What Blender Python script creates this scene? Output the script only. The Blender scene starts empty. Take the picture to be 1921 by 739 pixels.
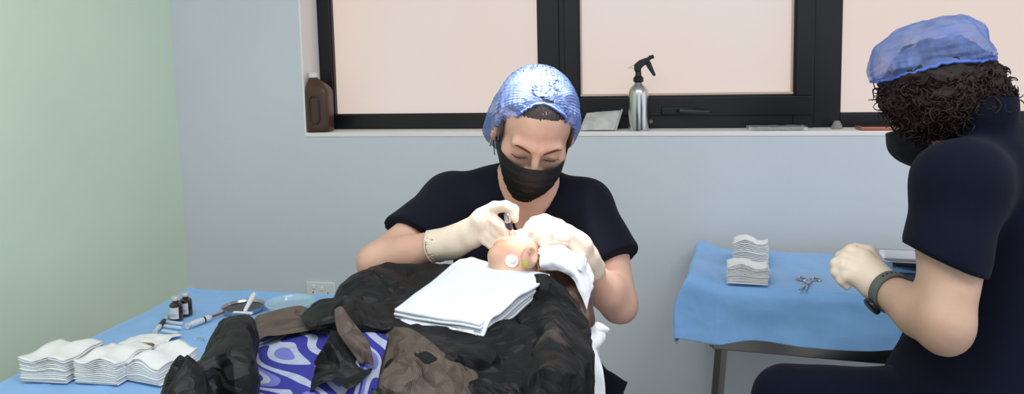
import bpy, bmesh, math, random
import numpy as np
from mathutils import Vector, Matrix, noise as mnoise

S = bpy.context.scene
C = S.collection
random.seed(7)

# ------------------------------------------------------------------ camera, light, exposure
CAM_H = 1.42
YAW, PITCH, ROLL = math.radians(11.5), math.radians(5.95), 0.0215
FPX, CX, CY = 1400.0, 960.5, 265.0
_F0 = np.array([-math.sin(YAW), math.cos(YAW), 0.0]); _R0 = np.array([math.cos(YAW), math.sin(YAW), 0.0]); _Z = np.array([0, 0, 1.0])
FW = _F0 * math.cos(PITCH) - _Z * math.sin(PITCH)
_U1 = _Z * math.cos(PITCH) + _F0 * math.sin(PITCH)
RT = math.cos(ROLL) * _R0 - math.sin(ROLL) * _U1
UP = math.cos(ROLL) * _U1 + math.sin(ROLL) * _R0
EYE = np.array([0, 0, CAM_H])

cd = bpy.data.cameras.new('camera'); cam = bpy.data.objects.new('camera', cd); C.objects.link(cam)
cd.sensor_width = 36.0; cd.lens = FPX / 1921 * 36.0; cd.shift_y = -(369.5 - CY) / 1921; cd.clip_start = 0.02
M = Matrix(((RT[0], UP[0], -FW[0], EYE[0]), (RT[1], UP[1], -FW[1], EYE[1]), (RT[2], UP[2], -FW[2], EYE[2]), (0, 0, 0, 1)))
cam.matrix_world = M
S.camera = cam

S.view_settings.view_transform = 'Standard'; S.view_settings.look = 'None'
S.view_settings.exposure = 0.0; S.view_settings.gamma = 1.0; S.view_settings.use_curve_mapping = False
w = bpy.data.worlds.new('world'); S.world = w; w.use_nodes = True
w.node_tree.nodes['Background'].inputs[0].default_value = (0.84, 0.90, 1.0, 1)
w.node_tree.nodes['Background'].inputs[1].default_value = 1.2

def lamp(name, kind, loc, target, energy, color=(1, 1, 1), **kw):
    l = bpy.data.lights.new(name, kind); l.energy = energy; l.color = color
    for k, v in kw.items(): setattr(l, k, v)
    o = bpy.data.objects.new(name, l); C.objects.link(o); o.location = loc
    d = Vector(target) - Vector(loc); o.rotation_euler = d.to_track_quat('-Z', 'Y').to_euler()
    return o

def ray(px, py):
    v = FW * FPX + RT * (px - CX) - UP * (py - CY)
    return v
def P(px, py, d):
    "world point seen at a pixel, d metres deep along the view axis"
    return EYE + ray(px, py) / FPX * d
def PZ(px, py, z):
    v = ray(px, py); return EYE + v * ((z - CAM_H) / v[2])
def PY(px, py, y):
    v = ray(px, py); return EYE + v * (y / v[1])
def PX_(px, py, x):
    v = ray(px, py); return EYE + v * (x / v[0])
def depth(p): return float(np.dot(np.array(p) - EYE, FW))
def proj(p):
    v = np.array(p) - EYE; d = v @ FW
    return (CX + FPX * (v @ RT) / d, CY - FPX * (v @ UP) / d)

WY = 2.55            # face of the window wall
WX = PY(338, 300, WY)[0]   # face of the green wall
CEIL = 2.75
# two recessed ceiling panels, the surgical lamp above the patient, and ambient world light let in where walls are left out
lamp('ceiling_panel_light', 'AREA', (-0.5, 0.4, CEIL - 0.03), (-0.5, 0.4, 0), 30, (0.93, 0.97, 1.0), shape='RECTANGLE', size=1.2, size_y=0.6)
lamp('ceiling_panel_light', 'AREA', (1.1, 0.4, CEIL - 0.03), (1.1, 0.4, 0), 26, (0.93, 0.97, 1.0), shape='RECTANGLE', size=1.2, size_y=0.6)
_t = P(985, 452, 1.50)
lamp('surgical_spot_light', 'SPOT', tuple(_t + np.array([0.04, 0.10, 0.92])), tuple(_t + np.array([0.01, .05, 0])), 270, (1.0, 0.97, 0.95), spot_size=math.radians(21), spot_blend=1.0, shadow_soft_size=0.05)

# ------------------------------------------------------------------ materials
def nt(m): return m.node_tree.nodes, m.node_tree.links
def mat(name, col, rough=0.6, metal=0.0, bump=0.0, bscale=200.0, var=0.0, vscale=8.0, trans=0.0, sss=0.0, alpha=1.0, coat=0.0, sheen=0.0, spec=0.5, emit=None, ior=1.45, col2=None):
    m = bpy.data.materials.new(name); m.use_nodes = True
    N, L = nt(m); b = N['Principled BSDF']
    b.inputs['Base Color'].default_value = (*col, 1); b.inputs['Roughness'].default_value = rough
    b.inputs['Metallic'].default_value = metal; b.inputs['Specular IOR Level'].default_value = spec; b.inputs['IOR'].default_value = ior
    b.inputs['Transmission Weight'].default_value = trans; b.inputs['Alpha'].default_value = alpha
    b.inputs['Coat Weight'].default_value = coat; b.inputs['Sheen Weight'].default_value = sheen
    if sss: b.inputs['Subsurface Weight'].default_value = sss; b.inputs['Subsurface Radius'].default_value = (0.02, 0.008, 0.004); b.inputs['Subsurface Scale'].default_value = 0.5
    if emit: b.inputs['Emission Color'].default_value = (*emit[:3], 1); b.inputs['Emission Strength'].default_value = emit[3]
    tc = N.new('ShaderNodeTexCoord')
    if var or col2:
        n = N.new('ShaderNodeTexNoise'); n.inputs['Scale'].default_value = vscale; n.inputs['Detail'].default_value = 5
        r = N.new('ShaderNodeMix'); r.data_type = 'RGBA'
        c2 = col2 or tuple(max(0, c * (1 - var)) for c in col)
        c1 = col if col2 else tuple(min(1, c * (1 + var)) for c in col)
        r.inputs[6].default_value = (*c2, 1); r.inputs[7].default_value = (*c1, 1)
        cr = N.new('ShaderNodeMapRange'); cr.inputs[1].default_value = 0.35; cr.inputs[2].default_value = 0.65
        L.new(tc.outputs['Object'], n.inputs['Vector']); L.new(n.outputs['Fac'], cr.inputs[0]); L.new(cr.outputs[0], r.inputs[0]); L.new(r.outputs[2], b.inputs['Base Color'])
    if bump:
        n = N.new('ShaderNodeTexNoise'); n.inputs['Scale'].default_value = bscale; n.inputs['Detail'].default_value = 4
        bp = N.new('ShaderNodeBump'); bp.inputs['Strength'].default_value = bump; bp.inputs['Distance'].default_value = 0.002
        L.new(tc.outputs['Object'], n.inputs['Vector']); L.new(n.outputs['Fac'], bp.inputs['Height']); L.new(bp.outputs[0], b.inputs['Normal'])
    return m
def srgb(r, g, b):
    f = lambda c: (c / 255 / 12.92) if c / 255 <= 0.04045 else ((c / 255 + 0.055) / 1.055) ** 2.4
    return (f(r), f(g), f(b))

# ------------------------------------------------------------------ mesh helpers
class MB:
    def __init__(s): s.v = []; s.f = []
    def add(s, v, f):
        n = len(s.v); s.v += [tuple(map(float, p)) for p in v]; s.f += [tuple(i + n for i in q) for q in f]
    def box(s, c, d, R=None):
        c = np.array(c, float); h = np.array(d, float) / 2
        vs = [np.array([x, y, z]) * h for x in (-1, 1) for y in (-1, 1) for z in (-1, 1)]
        if R is not None: vs = [R @ p for p in vs]
        s.add([p + c for p in vs], [(0, 1, 3, 2), (4, 6, 7, 5), (0, 4, 5, 1), (2, 3, 7, 6), (0, 2, 6, 4), (1, 5, 7, 3)])
    def quadbox(s, a, b, d):
        "box from lower corner a to upper corner b"
        a = np.array(a); b = np.array(b); s.box((a + b) / 2, b - a)
    def lathe(s, c, prof, n=32, ax=None, sx=1.0, sy=1.0):
        "prof = [(r,z)], about axis ax (default z) through c"
        c = np.array(c, float); R = frame_z(ax) if ax is not None else np.eye(3)
        vs = []; fs = []
        for r, z in prof:
            for i in range(n):
                a = 2 * math.pi * i / n; vs.append(c + R @ np.array([r * math.cos(a) * sx, r * math.sin(a) * sy, z]))
        for j in range(len(prof) - 1):
            for i in range(n):
                k = (i + 1) % n; fs.append((j * n + i, j * n + k, (j + 1) * n + k, (j + 1) * n + i))
        fs.append(tuple(range(n - 1, -1, -1))); fs.append(tuple((len(prof) - 1) * n + i for i in range(n)))
        s.add(vs, fs)
    def tube(s, pts, r, n=10, closed=False):
        pts = [np.array(p, float) for p in pts]; m = len(pts)
        rr = r if hasattr(r, '__len__') else [r] * m
        t0 = pts[1] - pts[0]; up = np.array([0, 0, 1.0]) if abs(t0[2]) < 0.9 * np.linalg.norm(t0) else np.array([1.0, 0, 0])
        u = np.cross(t0, up); u /= np.linalg.norm(u) + 1e-12
        vs = []; fs = []
        for i, p in enumerate(pts):
            if closed: t = pts[(i + 1) % m] - pts[i - 1]
            else: t = pts[min(i + 1, m - 1)] - pts[max(i - 1, 0)]
            t = t / (np.linalg.norm(t) + 1e-12); u = u - t * (u @ t); u /= np.linalg.norm(u) + 1e-12; v = np.cross(t, u)
            for k in range(n):
                a = 2 * math.pi * k / n; vs.append(p + rr[i] * (u * math.cos(a) + v * math.sin(a)))
        for i in range(m if closed else m - 1):
            j = (i + 1) % m
            for k in range(n):
                l = (k + 1) % n; fs.append((i * n + k, i * n + l, j * n + l, j * n + k))
        if not closed: fs.append(tuple(range(n - 1, -1, -1))); fs.append(tuple((m - 1) * n + k for k in range(n)))
        s.add(vs, fs)
    def prism(s, outline, o, ux, uy, uz, thick):
        "extrude a 2D outline by thick along uz"
        o, ux, uy, uz = [np.array(q, float) for q in (o, ux, uy, uz)]; n = len(outline)
        vs = [o + ux * x + uy * y for x, y in outline] + [o + ux * x + uy * y + uz * thick for x, y in outline]
        s.add(vs, [tuple(range(n - 1, -1, -1)), tuple(range(n, 2 * n))] + [(i, (i + 1) % n, n + (i + 1) % n, n + i) for i in range(n)])
    def build(s, name, m, parent=None, smooth=False, bevel=0.0, autos=True):
        me = bpy.data.meshes.new(name); me.from_pydata(s.v, [], s.f); me.update()
        bm = bmesh.new(); bm.from_mesh(me); bmesh.ops.recalc_face_normals(bm, faces=bm.faces); bm.to_mesh(me); bm.free()
        me.materials.append(m); o = bpy.data.objects.new(name, me); C.objects.link(o)
        if smooth:
            me.shade_smooth()
            if autos: me.set_sharp_from_angle(angle=math.radians(40))
        if bevel:
            b = o.modifiers.new('bevel', 'BEVEL'); b.width = bevel; b.segments = 3; b.limit_method = 'ANGLE'; b.angle_limit = math.radians(40)
            me.shade_smooth(); me.set_sharp_from_angle(angle=math.radians(60))
        if parent: o.parent = parent; o.matrix_parent_inverse = parent.matrix_basis.inverted()
        return o
def frame_z(ax):
    z = np.array(ax, float); z /= np.linalg.norm(z); a = np.array([1.0, 0, 0]) if abs(z[0]) < 0.8 else np.array([0, 1.0, 0])
    x = np.cross(a, z); x /= np.linalg.norm(x); return np.stack([x, np.cross(z, x), z], 1)
def rz(a): return np.array([[math.cos(a), -math.sin(a), 0], [math.sin(a), math.cos(a), 0], [0, 0, 1.0]])
def nrm(v): v = np.array(v, float); return v / np.linalg.norm(v)
def tag(o, label=None, cat=None, group=None, kind=None):
    if label: o['label'] = label
    if cat: o['category'] = cat
    if group: o['group'] = group
    if kind: o['kind'] = kind
    return o
def thing(name, label, cat, loc, group=None):
    o = bpy.data.objects.new(name, None); C.objects.link(o); o.location = tuple(loc); o.empty_display_size = 0.05
    return tag(o, label, cat, group)
def meshobj(name, V, Fc, m, parent=None, smooth=True):
    me = bpy.data.meshes.new(name); V = np.asarray(V, np.float64)
    me.from_pydata(V.tolist(), [], Fc.tolist() if hasattr(Fc, 'tolist') else Fc); me.update()
    for k in (m if isinstance(m, (list, tuple)) else [m]): me.materials.append(k)
    if smooth: me.shade_smooth()
    o = bpy.data.objects.new(name, me); C.objects.link(o)
    if parent: o.parent = parent; o.matrix_parent_inverse = parent.matrix_basis.inverted()
    return o

# ---- vectorised gradient noise
_rs = np.random.RandomState(3); _perm = _rs.permutation(256); _perm = np.concatenate([_perm, _perm, _perm]); _g = _rs.normal(size=(256, 3)); _g /= np.linalg.norm(_g, axis=1)[:, None]
def pn(Q, sc=1.0, off=0.0):
    Q = np.asarray(Q) * sc + off; i = np.floor(Q).astype(int); f = Q - i; i &= 255; u = f * f * f * (f * (f * 6 - 15) + 10); r = 0
    for dx in (0, 1):
        for dy in (0, 1):
            for dz in (0, 1):
                h = _perm[_perm[_perm[(i[:, 0] + dx) & 255] + ((i[:, 1] + dy) & 255)] + ((i[:, 2] + dz) & 255)]
                g = _g[h & 255]; d = (g * (f - np.array([dx, dy, dz]))).sum(1)
                wx = u[:, 0] if dx else 1 - u[:, 0]; wy = u[:, 1] if dy else 1 - u[:, 1]; wz = u[:, 2] if dz else 1 - u[:, 2]
                r = r + d * wx * wy * wz
    return r * 1.6
def crumple(Q, sc, seed=0, n=5):
    "straight sharp creases: warped triangle waves in random directions, in [-1,1]"
    rs = np.random.RandomState(seed); Q = np.asarray(Q); tot = 0; W = 0
    wv = np.stack([pn(Q, sc * 0.6, 3.1 + seed), pn(Q, sc * 0.6, 17.7 + seed), pn(Q, sc * 0.6, 31.3 + seed)], 1)
    for k in range(n):
        d = rs.normal(size=3); d /= np.linalg.norm(d); fq = sc * (0.6 + 0.5 * k); a = 1 / (1 + 0.6 * k)
        t = (Q + wv * 0.5 / sc * 0.8) @ d * fq + rs.rand(); t = np.abs((t % 2) - 1) * 2 - 1
        am = np.clip(0.5 + 1.3 * pn(Q, sc * 0.7, 50 + 7 * k + seed), 0, 1)
        tot = tot + a * t * am; W += a * 0.6
    return tot / W

def facet(Q, sc, seed=0, nn=4):
    "flat facets meeting in straight creases, as in crumpled nonwoven; about [-.5,.5]"
    Q = np.asarray(Q) * sc; Q = Q + .12 * np.stack([pn(Q, .8, 3.3 + seed), pn(Q, .8, 9.1 + seed), pn(Q, .8, 21.7 + seed)], 1)
    rs = np.random.RandomState(seed + 100); off = rs.rand(1024, 3); nrmv = rs.normal(size=(1024, nn, 3)) * np.array([1, 1, .8]); nrmv /= np.linalg.norm(nrmv, axis=2)[:, :, None]; hb = rs.rand(1024) * .35
    i0 = np.floor(Q).astype(int); best = np.full(len(Q), 9.0)
    for dx in (-1, 0, 1):
        for dy in (-1, 0, 1):
            for dz in (-1, 0, 1):
                c = i0 + np.array([dx, dy, dz]); h = (_perm[_perm[_perm[c[:, 0] & 255] + (c[:, 1] & 255)] + (c[:, 2] & 255)] * 4 + (c.sum(1) & 3)) & 1023
                v = Q - (c + off[h]); d = np.abs(np.einsum('ij,ikj->ik', v, nrmv[h])).max(1) + hb[h]; best = np.minimum(best, d)
    return best - .55

# ---- implicit surfaces
def smin(a, b, k):
    h = np.clip(0.5 + 0.5 * (b - a) / k, 0, 1); return b + (a - b) * h - k * h * (1 - h)
def smax(a, b, k): return -smin(-a, -b, k)
def cone(Q, a, b, ra, rb, flat=None):
    a = np.array(a, float); b = np.array(b, float); ab = b - a; t = np.clip(((Q - a) @ ab) / (ab @ ab), 0, 1)
    return np.linalg.norm(Q - a - t[:, None] * ab, axis=1) - (ra + (rb - ra) * t)
def ell(Q, c, r, R=None):
    q = Q - np.array(c, float)
    if R is not None: q = q @ R
    r = np.array(r, float); k0 = np.linalg.norm(q / r, axis=1); k1 = np.linalg.norm(q / r ** 2, axis=1)
    return k0 * (k0 - 1) / (k1 + 1e-9)
def plane(Q, p, n): return (Q - np.array(p, float)) @ nrm(n)
def chain(Q, pts, rad, k=0.01):
    d = None
    for i in range(len(pts) - 1):
        e = cone(Q, pts[i], pts[i + 1], rad[i], rad[i + 1]); d = e if d is None else smin(d, e, k)
    return d
def snet(f, lo, hi, h, marg=0.03):
    "naive surface nets of f<0 in the box lo..hi"
    lo = np.array(lo, float); n = np.ceil((np.array(hi) - lo) / h).astype(int) + 1; B = 8; nb = -(-n // B)
    D = np.empty(tuple(nb * B), np.float32)
    bi = np.stack(np.meshgrid(*[np.arange(k) for k in nb], indexing='ij'), -1).reshape(-1, 3)
    cd_ = f(lo + (bi * B + (B - 1) / 2) * h); act = np.abs(cd_) < B * h * 0.9 + marg
    D6 = D.reshape(nb[0], B, nb[1], B, nb[2], B)
    D6[:] = cd_.reshape(nb)[:, None, :, None, :, None]
    loc = np.stack(np.meshgrid(*[np.arange(B)] * 3, indexing='ij'), -1).reshape(-1, 3)
    A = bi[act]
    for s0 in range(0, len(A), 400):
        a = A[s0:s0 + 400]; Q = lo + (a[:, None, :] * B + loc[None]).reshape(-1, 3) * h; v = f(Q).reshape(len(a), B, B, B)
        for t, q in enumerate(a): D6[q[0], :, q[1], :, q[2], :] = v[t]
    D = D6.reshape(tuple(nb * B)); N0, N1, N2 = D.shape
    sg = D < 0
    cs = np.zeros((N0 - 1, N1 - 1, N2 - 1), np.int8)
    for dx in (0, 1):
        for dy in (0, 1):
            for dz in (0, 1): cs += sg[dx:N0 - 1 + dx, dy:N1 - 1 + dy, dz:N2 - 1 + dz]
    cells = np.argwhere((cs > 0) & (cs < 8)); idx = -np.ones(cs.shape, int); idx[tuple(cells.T)] = np.arange(len(cells))
    acc = np.zeros((len(cells), 3)); cnt = np.zeros(len(cells))
    cor = [(x, y, z) for x in (0, 1) for y in (0, 1) for z in (0, 1)]
    val = {c: D[cells[:, 0] + c[0], cells[:, 1] + c[1], cells[:, 2] + c[2]] for c in cor}
    for c in cor:
        for ax in range(3):
            if c[ax] == 0:
                e = list(c); e[ax] = 1; e = tuple(e); a, b = val[c], val[e]; m = (a < 0) != (b < 0)
                t = np.where(m, a / np.where(m, a - b, 1), 0); p = np.tile(np.array(c, float), (len(cells), 1)); p[:, ax] = t
                acc[m] += p[m]; cnt[m] += 1
    V = lo + (cells + acc / cnt[:, None]) * h
    Fs = []
    for ax in range(3):
        sl1 = [slice(None)] * 3; sl2 = [slice(None)] * 3; sl1[ax] = slice(0, -1); sl2[ax] = slice(1, None)
        ed = np.argwhere(sg[tuple(sl1)] != sg[tuple(sl2)]); u, v = (ax + 1) % 3, (ax + 2) % 3
        ok = (ed[:, u] > 0) & (ed[:, v] > 0) & (ed[:, u] < D.shape[u] - 1) & (ed[:, v] < D.shape[v] - 1); ed = ed[ok]
        if not len(ed): continue
        q = []
        for du, dv in ((-1, -1), (0, -1), (0, 0), (-1, 0)):
            g = ed.copy(); g[:, u] += du; g[:, v] += dv; q.append(idx[tuple(g.T)])
        q = np.stack(q, 1); flip = ~sg[tuple(ed.T)]; q[flip] = q[flip][:, ::-1]; Fs.append(q)
    Fc = np.concatenate(Fs); return V, Fc[(Fc >= 0).all(1)]
def relax(V, Fc, it=2, lam=0.5):
    for _ in range(it):
        a = np.zeros_like(V); c = np.zeros(len(V))
        for i in range(4):
            j = (i + 1) % 4
            for x, y in ((i, j), (j, i)): np.add.at(a, Fc[:, x], V[Fc[:, y]]); np.add.at(c, Fc[:, x], 1)
        V = V + lam * (a / np.maximum(c, 1)[:, None] - V)
    return V
def sdf(name, f, lo, hi, h, m, parent=None, it=2, marg=0.03, matf=None):
    V, Fc = snet(f, lo, hi, h, marg); V = relax(V, Fc, it)
    o = meshobj(name, V, Fc, m, parent)
    if matf is not None:
        o.data.polygons.foreach_set('material_index', matf(V[Fc].mean(1)).astype(np.int32))
    return o

# ---- smooth sheets through a grid of points
def catmull(A, n):
    "A (k,...,3) -> resampled along axis 0 with n samples per span"
    k = len(A); out = []
    for i in range(k - 1):
        p0, p1, p2, p3 = A[max(i - 1, 0)], A[i], A[i + 1], A[min(i + 2, k - 1)]
        if i == 0: p0 = 2 * p1 - p2
        if i == k - 2: p3 = 2 * p2 - p1
        for j in range(n):
            t = j / n; out.append(0.5 * ((2 * p1) + (p2 - p0) * t + (2 * p0 - 5 * p1 + 4 * p2 - p3) * t * t + (3 * p1 - p0 - 3 * p2 + p3) * t ** 3))
    out.append(A[-1]); return np.array(out)
def sheet(name, rows, m, parent=None, n=10, amp=0.0, sc=8, seed=0, fine=0.0, thick=0.0012, disp=None, post=None, facets=None):
    A = np.array([[np.array(p, float) for p in r] for r in rows])
    G = catmull(A, n); G = catmull(np.swapaxes(G, 0, 1), n).swapaxes(0, 1)
    a, b = G.shape[:2]; V = G.reshape(-1, 3)
    du = np.gradient(G, axis=0); dv = np.gradient(G, axis=1); Nn = np.cross(du, dv).reshape(-1, 3); Nn /= np.linalg.norm(Nn, axis=1)[:, None] + 1e-12
    if facets: V = V + Nn * (facets[0] * facet(V, facets[1], seed) + facets[0] * .28 * facet(V, facets[1] * 2.7, seed + 5))[:, None]
    if amp: V = V + Nn * (amp * crumple(V, sc, seed))[:, None]
    if fine: V = V + Nn * (fine * crumple(V, sc * 3.1, seed + 9))[:, None]
    if disp is not None: V = V + Nn * disp(V)[:, None]
    if post is not None: V = post(V)
    ii = np.arange(a * b).reshape(a, b); Fc = np.stack([ii[:-1, :-1], ii[1:, :-1], ii[1:, 1:], ii[:-1, 1:]], -1).reshape(-1, 4)
    o = meshobj(name, V, Fc, m, parent)
    if thick:
        s = o.modifiers.new('thickness', 'SOLIDIFY'); s.thickness = thick; s.offset = 0
    return o
# ================================================================== the room
M_wall = mat('wall_paint', srgb(211, 214, 219), 0.75, bump=0.15, bscale=90, var=0.02, vscale=2)
M_green = mat('green_paint', srgb(222, 236, 212), 0.7, bump=0.15, bscale=90, var=0.03, vscale=1.5)
M_white = mat('white_paint', srgb(240, 234, 228), 0.55)
M_floor = mat('floor_vinyl', srgb(150, 150, 148), 0.4, var=0.06, vscale=6)
M_frame = mat('black_aluminium', srgb(22, 21, 24), 0.35, spec=0.4, var=0.1, vscale=4)
M_seal = mat('frame_edge_beige', srgb(206, 184, 170), 0.5)
# frosted glazing: lit from the daylight behind it
def frosted():
    m = bpy.data.materials.new('frosted_glass'); m.use_nodes = True; N, L = nt(m); b = N['Principled BSDF']
    b.inputs['Base Color'].default_value = (0.25, 0.23, 0.22, 1); b.inputs['Roughness'].default_value = 0.35
    tc = N.new('ShaderNodeTexCoord'); n = N.new('ShaderNodeTexNoise'); n.inputs['Scale'].default_value = 0.9; n.inputs['Detail'].default_value = 1.5
    r = N.new('ShaderNodeMix'); r.data_type = 'RGBA'; r.inputs[6].default_value = (*srgb(220, 196, 182), 1); r.inputs[7].default_value = (*srgb(216, 203, 198), 1)
    mr = N.new('ShaderNodeMapRange'); mr.inputs[1].default_value = 0.4; mr.inputs[2].default_value = 0.6
    L.new(tc.outputs['Object'], n.inputs['Vector']); L.new(n.outputs['Fac'], mr.inputs[0]); L.new(mr.outputs[0], r.inputs[0])
    L.new(r.outputs[2], b.inputs['Emission Color']); b.inputs['Emission Strength'].default_value = 0.80
    return m
M_frost = frosted()
XR = 3.6; YB = -2.6
sill_z = PY(1180, 249, WY)[2]
ox0 = PY(566, 120, WY)[0]; ox1 = 2.6; ztop = 2.25; RD = 0.13   # window opening and the depth of its reveal
mb = MB()
mb.quadbox((WX - 0.15, WY, 0), (XR, WY + 0.3, sill_z), 0)
mb.quadbox((WX - 0.15, WY, sill_z), (ox0, WY + 0.3, ztop), 0)
mb.quadbox((ox1, WY, sill_z), (XR, WY + 0.3, ztop), 0)
mb.quadbox((WX - 0.15, WY, ztop), (XR, WY + 0.3, CEIL), 0)
tag(mb.build('wall_back', M_wall), kind='structure')
mb = MB(); mb.quadbox((WX - 0.15, YB, 0), (WX, WY, CEIL), 0); tag(mb.build('wall_left', M_green), kind='structure')
mb = MB(); mb.quadbox((WX - 0.15, YB, -0.1), (XR, WY + 0.3, 0), 0); tag(mb.build('floor', M_floor), kind='structure')
mb = MB(); mb.quadbox((WX - 0.15, YB, CEIL), (XR, WY + 0.3, CEIL + 0.1), 0); tag(mb.build('ceiling', mat('ceiling_paint', (0.75, 0.75, 0.74), 0.8)), kind='structure')
mb = MB(); mb.quadbox((WX, WY - 0.012, 0), (XR, WY, 0.09), 0); tag(mb.build('baseboard_back', M_white, bevel=0.002), kind='structure')
mb = MB(); mb.quadbox((WX, YB, 0), (WX + 0.012, WY - 0.012, 0.09), 0); tag(mb.build('baseboard_left', M_white, bevel=0.002), kind='structure')
# painted lining of the reveal: sill board, side and head
mb = MB(); mb.quadbox((ox0, WY - 0.003, sill_z - 0.012), (ox1, WY + RD + 0.06, sill_z + 0.004), 0)
tag(mb.build('trim_1', M_white, bevel=0.002), kind='structure')
mb = MB(); mb.quadbox((ox0 - 0.001, WY - 0.002, sill_z + 0.004), (ox0 + 0.006, WY + RD + 0.06, ztop), 0)
tag(mb.build('trim_2', M_white), kind='structure')
SZ = sill_z + 0.004
YF = WY + RD                        # front face of the frames
def wx(px, py=120, y=None): return PY(px, py, YF if y is None else y)[0]
def wz(px, py, y=None): return PY(px, py, YF if y is None else y)[2]
zL, zM, zR = wz(760, 215.5), wz(1290, 178), wz(1700, 213)
x0, x1, x2, x3, x4, x5 = wx(603, 120), wx(622, 120), wx(1009, 120), wx(1089, 120), wx(1488, 120), wx(1579, 120)
xm, xs = wx(1050, 120), wx(1527, 120)
def window(name, xa, xb, za, fl, fr, fb, yo=0.0, bead=False, pane_y=0.03):
    w_ = thing(name, None, None, ((xa + xb) / 2, YF + 0.03, SZ)); tag(w_, kind='structure')
    mb = MB(); a = YF + yo
    mb.quadbox((xa, a, SZ), (fl, YF + 0.06, ztop), 0); mb.quadbox((fr, a, SZ), (xb, YF + 0.06, ztop), 0)
    mb.quadbox((fl, a, SZ), (fr, YF + 0.06, za), 0); mb.quadbox((fl, a, ztop - 0.06), (fr, YF + 0.06, ztop), 0)
    mb.build('window_frame', M_frame, w_, bevel=0.003)
    mb = MB(); mb.quadbox((fl - 0.004, YF + pane_y, za - 0.004), (fr + 0.004, YF + pane_y + 0.008, ztop - 0.055), 0)
    mb.build('pane', M_frost, w_)
    mb = MB(); t = 0.006 if bead else 0.004
    mb.quadbox((fl, a + (-.001 if bead else 0.01), za), (fr, YF + pane_y, za + t), 0); mb.quadbox((fl, a + 0.01, za + t), (fl + t * .6, YF + pane_y, ztop - 0.06), 0); mb.quadbox((fr - t * .6, a + 0.01, za + t), (fr, YF + pane_y, ztop - 0.06), 0)
    mb.build('glazing_bead', M_seal if bead else M_frame, w_)
    return w_
w1 = window('window_1', ox0 + 0.006, xm, zL, x1, x2, 0)
w3 = window('window_3', xs, ox1, zR, x5, 2.5, 0, yo=0.002)
w2 = window('window_2', xm, xs, zM, x3, x4, 0, yo=-0.012, bead=True)
# sash outline step of the opening window, and its handle
mb = MB(); zs = wz(1300, 216)
mb.quadbox((xm + 0.02, YF - 0.022, zs), (xs - 0.005, YF - 0.012, zM - 0.006), 0); mb.quadbox((xm + 0.02, YF - 0.022, zM - 0.006), (x3 - 0.006, YF - 0.012, ztop), 0); mb.quadbox((x4 + 0.006, YF - 0.022, zM - 0.006), (xs - 0.005, YF - 0.012, ztop), 0)
mb.build('sash', M_frame, w2, bevel=0.003)
mb = MB(); yh = YF - 0.022; hz = wz(1285, 207, yh)
mb.quadbox((wx(1240, 205), yh - 0.010, hz - 0.014), (wx(1300, 205), yh, hz + 0.012), 0)
hd = mb.build('handle', M_frame, w2, bevel=0.004)
mb = MB(); mb.tube([(wx(1272, 205), yh - 0.012, hz), (wx(1276, 205), yh - 0.034, hz), (wx(1300, 205), yh - 0.038, hz - 0.002), (wx(1328, 205), yh - 0.036, hz - 0.004)], [0.007, 0.008, 0.007, 0.005], 10)
mb.build('lever', mat('handle_black', srgb(40, 40, 44), 0.25), hd, smooth=True)
mb = MB(); q = PY(1221, 228, YF - 0.012); mb.lathe(q, [(0.006, 0), (0.0075, 0.004), (0.005, 0.009), (0.001, 0.011)], 16, ax=(0, -1, 0)); mb.build('screw_cap', mat('grey_plastic', srgb(120, 125, 130), 0.4), w2, smooth=True)

# wall socket
q = PY(603, 545, WY); M_plast = mat('switch_plastic', srgb(226, 229, 227), 0.45)
t = thing('wall_socket', 'white double switch plate on the grey wall above the left table', 'socket', q + np.array([0, -0.005, 0]))
mb = MB(); mb.box(q + np.array([0, -0.004, -0.002]), (0.117, 0.008, 0.072)); mb.build('plate', M_plast, t, bevel=0.003)
for sx in (-0.02, 0.012):
    mb = MB(); mb.box(q + np.array([sx - 0.006, -0.0095, 0.016 - (0.006 if sx > 0 else 0)]), (0.012, 0.005, 0.014)); mb.build('rocker', M_white, t, bevel=0.0015)
for sx in (-0.03, 0.03):
    mb = MB()
    for (ax_, az, w_, h_) in ((0, -0.006, 0.003, 0.007), (-0.008, -0.020, 0.006, 0.003), (0.008, -0.020, 0.006, 0.003)): mb.box(q + np.array([sx + ax_, -0.0082, az]), (w_, 0.001, h_))
    mb.build('pin_slot', M_frame, t)

# ================================================================== things on the sill
def rsq(wd, dp, r, n=6):
    "rounded rectangle outline"
    o = []
    for cx_, cy_, a0 in ((wd / 2 - r, dp / 2 - r, 0), (-wd / 2 + r, dp / 2 - r, 90), (-wd / 2 + r, -dp / 2 + r, 180), (wd / 2 - r, -dp / 2 + r, 270)):
        for k in range(n + 1):
            a = math.radians(a0 + 90 * k / n); o.append((cx_ + r * math.cos(a), cy_ + r * math.sin(a)))
    return o
def loft(mb, secs):
    "secs: list of equal-length point loops"
    n = len(secs[0]); vs = [p for s_ in secs for p in s_]; fs = []
    for j in range(len(secs) - 1):
        for i in range(n): k = (i + 1) % n; fs.append((j * n + i, j * n + k, (j + 1) * n + k, (j + 1) * n + i))
    fs.append(tuple(range(n - 1, -1, -1))); fs.append(tuple((len(secs) - 1) * n + i for i in range(n))); mb.add(vs, fs)
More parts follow.
